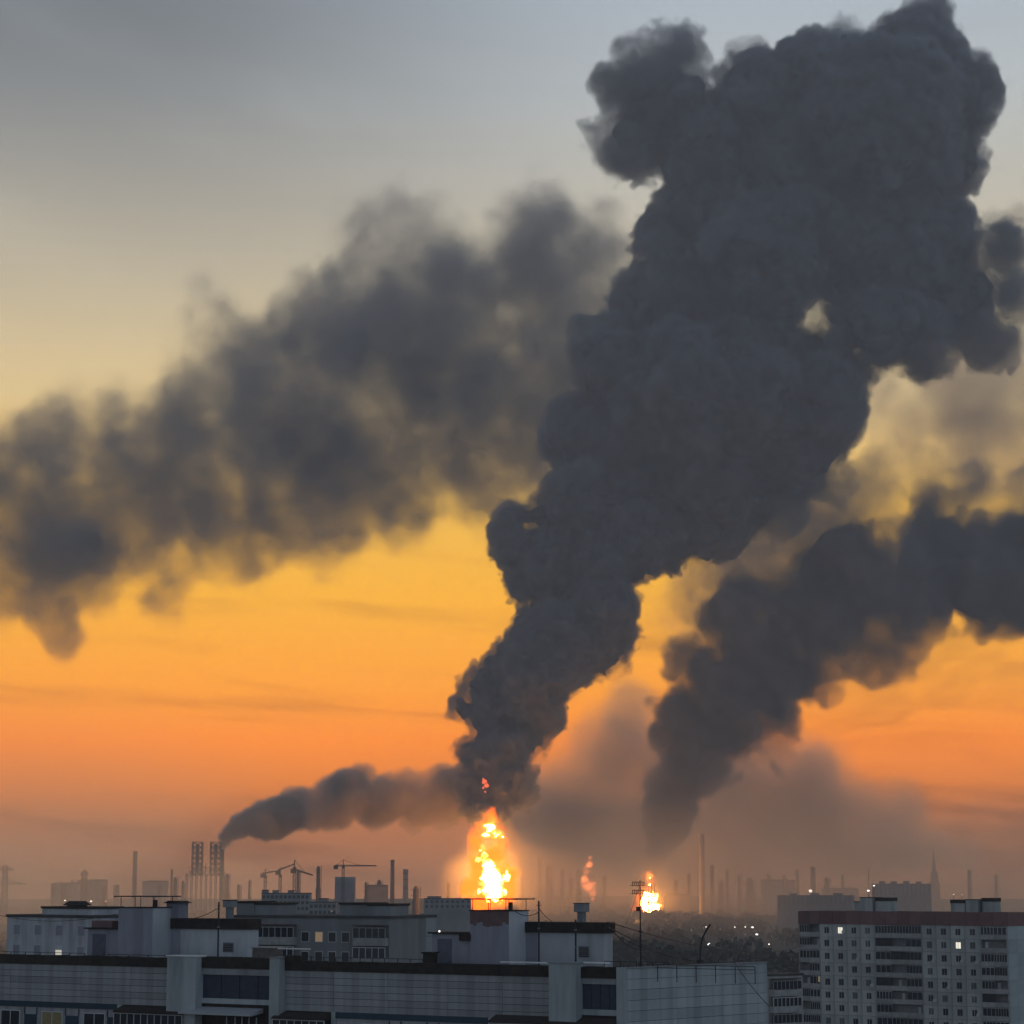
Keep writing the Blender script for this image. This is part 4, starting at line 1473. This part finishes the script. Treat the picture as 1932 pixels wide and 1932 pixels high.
for a, b in logs:
    a, b = a + .02, b - .02
    MB().box(a, b, .1, 1.3, 0, BOT - .1).build('lower_loggia', M_LOG, tb)
    for s in (a, b - .18):
        MB().box(s, s + .18, -.05, 1.3, BOT - .1, ZR0 - .01).build('loggia_fin', M_PARA, tb)
    k = max(1, round((b - a) / 3.4))
    for j in range(10):
        z = ZR0 - PIT * (j + 1)
        for q in range(k):
            xa = a + .18 + (b - a - .36) * q / k + .01
            xb = a + .18 + (b - a - .36) * (q + 1) / k - .01
            lg = MB().box(xa, xb, -.02, .1, z, z + 1.0).box(xa, xb, .1, 1.3, z - .06, z + .06).build('loggia', M_PARA, tb)
            t = rng.random()
            if t < .72:
                n = rng.choice((3, 4, 5))
                m = MB()
                for u in range(n + 1):
                    c = xa + (xb - xa) * u / n
                    m.box(max(c - .05, xa), min(c + .05, xb), 0, .08, z + 1.0, z + 2.5)
                m.box(xa, xb, 0, .08, z + 2.5, z + 2.62)
                m.build('glazing_frame', rng.choice((M_FRAME, M_PARA, M_BROWN, M_PARA, M_MID, M_PANEL)), lg)
                MB().box(xa + .01, xb - .01, .03, .05, z + 1.0, z + 2.5).build('pane', G_WARM if (a < 1 and j == 4 and q == k - 1) and False else M_GLASS, lg)
            elif t < .85:
                c = xa + (xb - xa) * rng.random() * .6
                MB().box(c, c + .7, 1.2, 1.28, z + .1, z + 2.2).build('balcony_door', M_FRAME, lg)
o = MB().box(x2(1546) - .35, x2(1546) + .1, -.04, 0.09, F2.px(1546, 1850)[1] - .3, F2.px(1546, 1842)[1]).build('lit_corner', G_WARM, tb)
k = 3
for j in range(10):
    for q in range(k):
        MB().box(0, .3, 12.8 * q / k + .015, 12.8 * (q + 1) / k - .015, .015, PIT - .015).build('side_panel', M_PANEL2, tb).location = (L2 - .1, 0, ZR0 - PIT * (j + 1))
MB().box(L2 - .1, L2 + .2, 0, 12.8, 0, BOT).build('lower_side', M_PANEL2, tb)
MB().box(L2 - .09, L2 + .26, -.12, 12.85, ZR0, ZT).build('side_top_band', M_RED, tb)
MB().bar((-.08, 1.0, 0), (-.08, 1.0, ZT), .07, 5).build('downpipe', M_STEEL, tb)
for pa, pb, row, cap in ((1607, 1631, 1702, 0), (1627, 1650, 1694, 0), (1656, 1680, 1700, 1), (1798, 1824, 1704, 1), (1826, 1848, 1698, 0), (1853, 1876, 1701, 1)):
    xa, xb = F2.px(pa, 1710, 6)[0], F2.px(pb, 1710, 6)[0]
    z2 = F2.px((pa + pb) / 2, row, 6)[1]
    bx = MB().box(xa, xb, 5 + (pb % 3), 9, ZT - .05, z2).build('roof_box', M_PANEL, tb)
    MB().box(xa - .1, xb + .1, 4.9 + (pb % 3), 9.1, z2, z2 + (.75 if cap else .15)).build('roof_box_cap', M_TAR, bx)

# ------------------------------------------------------------------ the refinery and the skyline in the smoke


def at(px, D):
    p = P(px, 1700, D)
    return (p.x, p.y, 0.0)


def hgt(px, row, D):
    return P(px, row, D).z


def stack(label, px, row, D, w_px, m=M_BRICK, bands=True, group='factory chimneys', name='factory_chimney', flare=True):
    k = D / FPX
    h = hgt(px, row, D)
    r = empty(name, at(px, D))
    tag(r, label, 'chimney', group)
    rt = w_px * k / 2
    MB().lathe([(rt * 1.25, 0), (rt * 1.12, h * .4), (rt, h - rt * 1.4)] + ([(rt * 1.12, h - rt * 1.3), (rt * 1.12, h)] if flare else [(rt, h)]), 14).build('shaft', m, r)
    if bands:
        for q in (.55, .75, .9):
            t = MB().lathe([(rt * (1.12 if q > .5 else 1.2) + .05, h * q), (rt * 1.14 + .1, h * q + 1.5)], 14)
            t.build('band', M_IND, r)
    return r


stack('slim dark chimney standing alone at left with a thicker top', 253, 1606, 3050, 8)
stack('slim steel stack that gives off the grey brown smoke trail', 418, 1602, 3560, 6.5, M_IND)
stack('tall chimney at right lit pink by the flames', 1325, 1574, 3440, 9.5, M_CONC)
stack('faint chimney left of the large fire', 740, 1622, 4100, 7)
stack('short faint chimney left of the lattice twin towers', 323, 1640, 3500, 4, M_IND)
stack('faint thick chimney stub near the striped one', 1535, 1635, 4100, 9)
stack('second faint chimney just right of the pink lit one', 1344, 1632, 4000, 7, M_IND)
stack('faint slender stack right of the wide hazy block', 1640, 1638, 3500, 2.5, M_IND, False)
stack('short square looking stub left of the slim dark chimney', 219, 1669, 3200, 11, M_CONC, False, flare=False)
stack('very faint chimney right of the crane building', 765, 1640, 4300, 9, M_CONC)


def column_tower(label, px, row, D, w_px, group='distillation vessels of the refinery', name='distillation_vessel'):
    k = D / FPX
    h = hgt(px, row, D)
    r = empty(name, at(px, D))
    tag(r, label, 'refinery vessel', group)
    rt = w_px * k / 2
    MB().lathe([(rt, 0), (rt, h * .55), (rt * .8, h * .6), (rt * .8, h - rt), (rt * .4, h)], 12).build('vessel', M_IND, r)
    for q in (.25, .5, .72, .9):
        MB().lathe([(rt * 1.5, h * q), (rt * 1.5, h * q + .6)], 12).build('platform', M_IND, r)
    MB().bar((rt + .8, 0, 0), (rt + .8, 0, h), .5, 5).build('pipe', M_IND, r)
    return r


column_tower('dark refinery column with a slim top between the fires', 1018, 1619, 3620, 7)
column_tower('broad refinery column beside the slim one between the fires', 1036, 1632, 3640, 14)
column_tower('low narrow column left of the orange wisp', 1091, 1640, 3600, 9)
column_tower('short column before the burning wisp', 1076, 1655, 3600, 8)
column_tower('faint column at right of the chimney lit pink', 1372, 1640, 3900, 5)
column_tower('faint wide column under the low smoke bank', 1415, 1656, 3800, 18)
column_tower('faint column left of the twin lattice towers', 330, 1655, 3450, 9)
column_tower('faint column right of the smoking stack', 428, 1648, 3450, 9)
column_tower('slim faint column by the left crane', 562, 1640, 3700, 7)
column_tower('faint column behind the right crane mast', 600, 1634, 3700, 9)
column_tower('low faint column left of the large fire', 870, 1664, 3500, 5)
column_tower('faint wide vessel by the spire', 1830, 1640, 4200, 8)
column_tower('faint block like vessel far right', 1480, 1650, 3900, 6)


MARKS = [(8, 'the far left pylon'), (158, 'the short armed pylon'), (253, 'the slim dark chimney'), (386, 'the twin lattice towers'), (418, 'the smoking stack'), (528, 'the cranes'), (650, 'the unfinished block'), (740, 'the faint chimney'),
         (925, 'the large fire'), (1112, 'the burning wisp'), (1228, 'the small fire'), (1325, 'the pink lit chimney'), (1535, 'the faint chimney stub'), (1764, 'the spire')]
used_labels = set()


def far_label(px, kind):
    for m_ in sorted(MARKS, key=lambda t: abs(t[0] - px)):
        d = abs(m_[0] - px)
        for how in ('just ', '', 'well '):
            t = 'very faint ' + kind + ' refinery column ' + how + ('left of ' if px < m_[0] else 'right of ') + m_[1]
            if (how == 'just ') == (d < 32) and t not in used_labels:
                used_labels.add(t)
                return t


for q, (px, row, D, wd, kind) in enumerate([(100, 1672, 3300, 6, 'slim'), (120, 1668, 3500, 14, 'squat'), (135, 1660, 3700, 5, 'slim'), (196, 1673, 3400, 10, 'squat'), (300, 1668, 3600, 5, 'slim'), (345, 1662, 3400, 8, 'squat'), (450, 1668, 3600, 8, 'squat'),
        (470, 1660, 3900, 5, 'slim'), (690, 1664, 3700, 6, 'slim'), (715, 1660, 4000, 10, 'squat'), (785, 1672, 3500, 14, 'squat'), (845, 1665, 3600, 5, 'slim'), (985, 1650, 3800, 7, 'slim'), (1060, 1640, 3750, 6, 'slim'), (1140, 1652, 3700, 8, 'squat'),
        (1275, 1660, 3800, 9, 'squat'), (1300, 1648, 3900, 6, 'slim'), (1360, 1662, 3600, 10, 'squat'), (1395, 1650, 4000, 6, 'slim'), (1450, 1648, 4200, 5, 'slim'), (1505, 1640, 4300, 6, 'slim'), (1560, 1655, 3800, 12, 'squat'), (1590, 1650, 4100, 6, 'slim'), (1880, 1650, 4000, 6, 'slim')]):
    column_tower(far_label(px, kind), px, row, D, wd)


def lattice(r, w0, w1, z0, z1, bays, t, name='lattice'):
    m = MB()
    for sx, sy in ((-1, -1), (1, -1), (1, 1), (-1, 1)):
        m.bar((sx * w0, sy * w0, z0), (sx * w1, sy * w1, z1), t, 4)
    for i in range(bays + 1):
        q = i / bays
        wq = w0 + (w1 - w0) * q
        z = z0 + (z1 - z0) * q
        c = [(-wq, -wq, z), (wq, -wq, z), (wq, wq, z), (-wq, wq, z)]
        for a in range(4):
            m.bar(c[a], c[(a + 1) % 4], t * .8, 4)
        if i < bays:
            q2 = (i + 1) / bays
            w2 = w0 + (w1 - w0) * q2
            z2 = z0 + (z1 - z0) * q2
            d = [(-w2, -w2, z2), (w2, -w2, z2), (w2, w2, z2), (-w2, w2, z2)]
            for a in range(4):
                m.bar(c[a], d[(a + 1) % 4], t * .6, 4)
                m.bar(c[(a + 1) % 4], d[a], t * .6, 4)
    return m.build(name, M_IND, r)


def pylon(label, px, row, D, w_px, arms=(), group='lattice pylons'):
    k = D / FPX
    h = hgt(px, row, D)
    r = empty('lattice_pylon', at(px, D))
    tag(r, label, 'pylon', group)
    lattice(r, w_px * k * .75, w_px * k * .45, 0, h, 8, .75)
    for q, wd in arms:
        MB().bar((-wd * k, 0, h * q), (wd * k, 0, h * q), .9, 4).bar((-wd * k, 0, h * q), (0, 0, h * q + 5), .6, 4).bar((wd * k, 0, h * q), (0, 0, h * q + 5), .6, 4).build('cross_arm', M_IND, r)
    return r


pylon('lattice pylon with wide arms at the far left edge', 8, 1636, 2900, 8, ((.96, 16), (.72, 40)))
pylon('lattice pylon with short arms left of the slim dark chimney', 158, 1644, 2900, 8, ((.95, 8), (.8, 9), (.6, 9)))
# twin lattice towers joined by a lower deck
tw = empty('twin_lattice_tower', at(388, 3500))
tag(tw, 'pair of square lattice towers on a shared deck beside the smoking stack', 'tower')
k = 3500 / FPX
for px in (369, 403):
    q = empty('lattice_shaft')
    q.parent = tw
    q.location = ((px - 386) * k, 0, 0)
    lattice(q, 9 * k, 9 * k, hgt(386, 1650, 3500), hgt(386, 1589, 3500), 6, .8)
    MB().lathe([(3.2 * k, hgt(386, 1648, 3500)), (3.2 * k, hgt(386, 1592, 3500))], 10).build('flue', M_IND, q)
m = MB()
za, zb = hgt(386, 1652, 3500), hgt(386, 1632, 3500)
for q in range(9):
    x = (-36 + 9 * q) * k
    m.bar((x, -8, 0), (x, -8, zb if 1 < q < 7 else za + 4), .8, 4).bar((x, 8, 0), (x, 8, za), .8, 4)
    if q < 8:
        m.bar((x, -8, za), (x + 9 * k, -8, za + 5), .6, 4)
for z in (za, za + 6, za + 11):
    m.box(-32 * k, 34 * k, -9, 9, z, z + .9)
m.build('deck_frame', M_IND, tw)
# crane and the unfinished block under it
ub = empty('unfinished_block', at(650, 3000))
tag(ub, 'square unfinished block under the tower crane', 'building')
k = 3000 / FPX
hb = hgt(650, 1650, 3000)
for j in range(int(hb / 3.4)):
    MB().box(-18.5 * k, 18.5 * k, 0, 22, j * 3.4, j * 3.4 + 2.9).box(-18 * k, 18 * k, .5, 21.5, j * 3.4 + 2.9, j * 3.4 + 3.4).build('storey', M_FAR, ub)


def crane(label, px, row, D, jib, counter, lean=0.0, jrow=None):
    k = D / FPX
    h = hgt(px, row, D)
    r = empty('tower_crane', at(px, D))
    tag(r, label, 'crane', 'tower cranes on the skyline')
    lattice(r, 1.5, 1.5, 0, h, 12, .35, 'mast')
    m = MB()
    zt = h + 8
    a, b = Vector((-counter * k, 0, h + (lean * .3))), Vector((jib * k, 0, h + lean))
    for dz in (0, 2.2):
        m.bar(a + Vector((0, 0, dz * .6)), b + Vector((0, 0, dz * .3)), .6, 4)
    for q in range(14):
        m.bar(a.lerp(b, q / 14), a.lerp(b, (q + .5) / 14) + Vector((0, 0, 1.2)), .3, 4)
    m.bar((0, 0, zt), a, .3, 4).bar((0, 0, zt), b.lerp(a, .35), .3, 4).bar((0, 0, h), (0, 0, zt), .7, 4)
    m.build('jib', M_IND, r)
    c = a
    MB().box(c.x - 2, c.x + 3.5, -1.4, 1.4, c.z - 4, c.z + .8).build('counterweight', M_IND, r)
    MB().box(-1.6, 2.2, -2.6, -1.2, h - 3, h).build('cab', M_IND, r)
    return r


crane('tower crane with a long level jib above the unfinished block', 647, 1634, 3000, 62, 15)
crane('tower crane with a thin dark mast right of the twin towers', 555, 1636, 2600, 34, 4, -9)
crane('tower crane with a rising jib low behind the stepped block', 528, 1650, 2800, 26, 6, 12)
crane('tower crane at left of the stepped block', 500, 1652, 2800, 20, 6, 5)
# spire building
sp = empty('spire_tower', at(1764, 3900))
tag(sp, 'faint stepped tower with a needle spire on the right skyline', 'tower')
k = 3900 / FPX
hs = lambda row: hgt(1764, row, 3900)
MB().box(-9 * k, 9 * k, -7, 7, 0, hs(1664)).build('lower_stage', M_FAR, sp)
MB().box(-6 * k, 6 * k, -5, 5, hs(1664), hs(1645)).build('middle_stage', M_FAR, sp)
MB().lathe([(4 * k, hs(1645)), (3.4 * k, hs(1632)), (2.2 * k, hs(1628)), (1.6 * k, hs(1615)), (.3, hs(1600))], 8).build('spire', M_FAR, sp)
# lit pipe racks under the fires
pr = empty('pipe_rack', at(1067, 3560))
tag(pr, 'low pipe rack glowing in the light of the large fire', 'pipe rack')
k = 3560 / FPX
zb = hgt(1067, 1697, 3560)
for q in range(6):
    MB().box((-22 + 8 * q) * k, (-21 + 8 * q) * k, -3, 3, 0, zb + (8 if q % 2 else 2)).build('trestle', M_CONC, pr)
for z in (zb - 8, zb - 2, zb + 3):
    MB().bar((-24 * k, 0, z), (22 * k, 0, z), 1.4, 6).build('pipe', M_CONC, pr)
MB().bar((8 * k, 0, zb), (20 * k, 0, zb + 14), 1.4, 6).build('sloping_pipe', M_CONC, pr)
ft = empty('burning_rig', at(1228, 3428))
tag(ft, 'dark steel frame standing inside the small fire', 'frame')
k = 3428 / FPX
m = MB()
zt = hgt(1228, 1662, 3428)
for x in (-6, 0.5, 7):
    m.bar((x * k, -14, 0), (x * k * .8, -14, zt * (.9 if x else 1.0)), .9, 4)
for q in (.25, .45, .6):
    m.bar((-9 * k, -14, zt * q), (9 * k, -14, zt * q), .8, 4)
m.build('steel_frame', M_IND, ft)


def hall(label, pxa, pxb, row, D, name='factory_hall', m=M_FAR):
    r = empty(name, at((pxa + pxb) / 2, D))
    tag(r, label, 'building', 'factory halls in the smoke')
    k = D / FPX
    w2 = (pxb - pxa) / 2 * k
    h = hgt((pxa + pxb) / 2, row, D)
    MB().box(-w2, w2, 0, 30, 0, h).build('wall', m, r)
    MB().hexa([(-w2 - 1, -1, h), (w2 + 1, -1, h), (-w2 - 1, 31, h), (w2 + 1, 31, h), (-w2 - 1, -1, h + .8), (w2 + 1, -1, h + .8), (-w2 + 2, 31, h + 2.5), (w2 - 2, 31, h + 2.5)]).build('roof', M_IND, r)
    return r


hall('faint low hall at far left behind the steam', 95, 145, 1668, 3600)
hall('faint hall with a flat roof around the second pylon', 146, 196, 1662, 3700)
hall('faint pale hall right of the slim dark chimney', 268, 312, 1664, 3900, m=M_FAR2)
hall('faint hall below the right fire smoke', 1255, 1300, 1690, 3600)
hall('faint hall under the low smoke bank at right', 1440, 1500, 1662, 4000)
hall('faint wide hall far right below the spire', 1555, 1620, 1678, 3900)
hall('faint hall right of the crane building', 690, 730, 1672, 3900)

# pale steam at far left and low mist
steam = smoke_mat('steam', (.97, .93, .90), .5)


def steam_cloud(name, label, puffs, D, seed, rho0, vox=3.5):
    sph = puff_tree(puffs, D, seed, [(9, (.35, .55), .6)], .5)
    F, S, lo, n = stamp(sph, vox, 30.0, (70, 35, 17), 16.0, seed, billow=.2)
    r = empty(name, P(puffs[0][0], 1690, D))
    tag(r, label, 'steam')
    adopt(r, grid_volume('steam_veil', edge_zero(F ** 1.3 * rho0), lo, vox, steam))


steam_cloud('steam_cloud', 'pale pinkish steam cloud at the far left edge', [(30, 1690, 36), (60, 1675, 30), (40, 1655, 22), (10, 1665, 26), (78, 1700, 24)], 2800, 91, .008)

# ------------------------------------------------------------------ far wood, built as clumps of leaf faces
wv, wf = [], []
wr = random.Random(5)
lamps = [(1528.9, 1681, 0), (1304, 1755, 1), (1327, 1750.5, 1), (1332, 1748.8, 2), (1358.5, 1753, 1), (1386, 1749.3, 2), (1389.7, 1742.5, 1), (1405.8, 1748.8, 2), (1407.8, 1743, 1), (1419.2, 1749.4, 3),
         (1424.4, 1756, 1), (1432.6, 1755, 1), (1427.4, 1762.8, 3), (1405.8, 1763.2, 1), (1335.7, 1781.7, 2), (1450.5, 1781.3, 2), (1455, 1766.4, 1), (1480, 1741, 1)]


def lamp_pos(px, row):
    D = 46.0 * FPX / (row - 1661) * .93
    return P(px, row, D), D


clear = [(lamp_pos(a, b)[0].x, lamp_pos(a, b)[1]) for a, b, c in lamps[1:]]


def clump(c, rx, rz, n):
    for _ in range(n):
        z = wr.uniform(-.6, 1)
        t = wr.uniform(0, 6.283)
        q = math.sqrt(max(0, 1 - z * z))
        s = wr.uniform(.75, 1.1)
        p = Vector((c[0] + rx * q * math.cos(t) * s, c[1] + rx * q * math.sin(t) * s, c[2] + rz * z * s))
        a = Vector((wr.uniform(-1, 1), wr.uniform(-1, 1), wr.uniform(-1, 1))).normalized()
        b = a.orthogonal().normalized()
        d = a.cross(b)
        h = rx * wr.uniform(.28, .5)
        k = len(wv)
        wv.extend([tuple(p + b * h), tuple(p + d * h), tuple(p - b * h), tuple(p - d * h * .8)])
        wf.append((k, k + 1, k + 2, k + 3))


cnt = 0
while cnt < 4200:
    y = wr.uniform(1250, 3150)
    x = wr.uniform(-.30, .30) * y
    if any(abs(x - cx) < 9 and cd - 330 < y < cd + 25 for cx, cd in clear):
        continue
    h = wr.uniform(9, 17) * (1.15 if math.sin(x * .013 + y * .004) > .2 else .9)
    rx = h * wr.uniform(.28, .42)
    clump((x, y, h * .62), rx, h * .40, 26)
    k = len(wv)
    t_ = .3
    wv.extend([(x - t_, y, 0), (x + t_, y, 0), (x, y, h * .7)])
    wf.append((k, k + 1, k + 2))
    cnt += 1
me = bpy.data.meshes.new('far_woods')
me.from_pydata(wv, [], wf)
me.materials.append(mat('dusk_foliage', (.055, .062, .05), var=.45, scale=.05))
tag(link('far_woods', me), kind='stuff')

# ------------------------------------------------------------------ lamps in the valley
ORD = 'second third fourth fifth sixth seventh eighth ninth tenth eleventh twelfth thirteenth fourteenth fifteenth sixteenth'.split()
rank = sorted(range(1, len(lamps)), key=lambda q: lamps[q][0])
lamp_label = {q: ('leftmost' if t == 0 else 'rightmost' if t == len(rank) - 1 else ORD[t - 1] + ' from the left') + ' of the street lamps glowing among the dark trees' for t, q in enumerate(rank)}
for i, (px, row, s) in enumerate(lamps):
    if i == 0:
        D = 2600.0
        p = P(px, row, D)
        r = empty('floodlight_mast', (p.x, p.y, 0))
        tag(r, 'bright white floodlight on a tall mast above the wide hazy block', 'lamp')
        MB().lathe([(.7, 0), (.35, p.z)], 8).build('mast', M_IND, r)
        MB().ball((0, -1.2, p.z), 1.9, 1.0, 1.7, 8, 6).build('lamp_head', G_LAMP, r)
        continue
    p, D = lamp_pos(px, row)
    r = empty('street_lamp', (p.x, p.y, 0))
    tag(r, lamp_label[i], 'street lamp', 'street lamps glowing in the valley')
    k = D / FPX
    rad = {1: .75, 2: 1.25, 3: 1.5}[s] * k
    MB().lathe([(.14, 0), (.08, p.z)], 6).build('pole', M_IND, r)
    MB().bar((0, 0, p.z), (0, -1.2, p.z + .1), .07, 4).build('arm', M_IND, r)
    MB().ball((0, -1.2 - rad * .4, p.z), rad * (1.8 if s == 3 else 1), rad * .5, rad, 8, 6).build('lamp_head', G_LAMP if s > 1 else G_DIM, r)
for px, row, g_, lab, sz in ((123, 1699, G_LAMP, 'small white light just left of the dark ventilator', 1.2), (172, 1700.5, G_LAMP, 'flat white light right of the dark ventilator', 1.5), (200, 1700.5, G_RED, 'small red light between the ventilator and the lift house', 1.4),
                             (626, 1719, G_WARM, 'pinkish light on a mast in front of the low hazy block', 1.5), (1638, 1680.5, G_LAMP, 'flat yellow white light left of the notched roof block', 1.9), (1648.6, 1671, G_LAMP, 'round white light at the left corner of the notched roof block', 1.4),
                             (1799, 1687.5, G_DIM, 'dim pair of lights right of the spire', 1.4), (1815, 1688, G_DIM, 'single dim light further right of the spire', 1.0), (1338, 1780, G_LAMP, 'white lamp close to the bent pipe', 1.0)):
    D = 1010.0 if row > 1715 and px < 700 else 1350.0 if px < 1650 else 1450.0
    p = P(px, row, D)
    r = empty('yard_light', (p.x, p.y, 0))
    tag(r, lab, 'lamp')
    k = D / FPX
    MB().lathe([(.2, 0), (.1, p.z)], 6).build('mast', M_IND, r)
    MB().ball((0, -.6, p.z), sz * k * 1.3, .3, sz * k * .8, 8, 6).build('lamp_head', g_, r)

# ------------------------------------------------------------------ ground
n_x, n_y = 60, 60
gv, gf = [], []
GX, GY0, GY1 = 3900.0, -250.0, 5080.0
for j in range(n_y + 1):
    for i in range(n_x + 1):
        x = -GX + 2 * GX * i / n_x
        y = GY0 + (GY1 - GY0) * (j / n_y) ** 1.3
        h = max(0.0, (y - 4000) / 1080) ** 1.5 * 22 * (0.85 + .15 * math.sin(x * .0021 + 1) + .1 * math.sin(x * .0053))
        gv.append((x, y, h))
for j in range(n_y):
    for i in range(n_x):
        a = j * (n_x + 1) + i
        gf.append((a, a + 1, a + n_x + 2, a + n_x + 1))
me = bpy.data.meshes.new('ground')
me.from_pydata(gv, [], gf)
me.materials.append(mat('ground', (.06, .065, .055), var=.5, scale=.012, dirt=(.12, .11, .1), dirt_amt=.8))
tag(link('ground', me), kind='structure')

# ------------------------------------------------------------------ haze
hz = MB().box(-4000, 4000, -300, 5150, -1.0, 1500)
hm = bpy.data.materials.new('haze')
hm.use_nodes = True
hm.node_tree.nodes.clear()
hv = nd(hm.node_tree, 'ShaderNodeVolumePrincipled')
hv.inputs['Color'].default_value = (.79, .85, .92, 1)
hv.inputs['Density'].default_value = 1.2e-4
ho = nd(hm.node_tree, 'ShaderNodeOutputMaterial')
lk(hm.node_tree, hv.outputs[0], ho.inputs['Volume'])
tag(hz.build('haze', hm), kind='stuff')
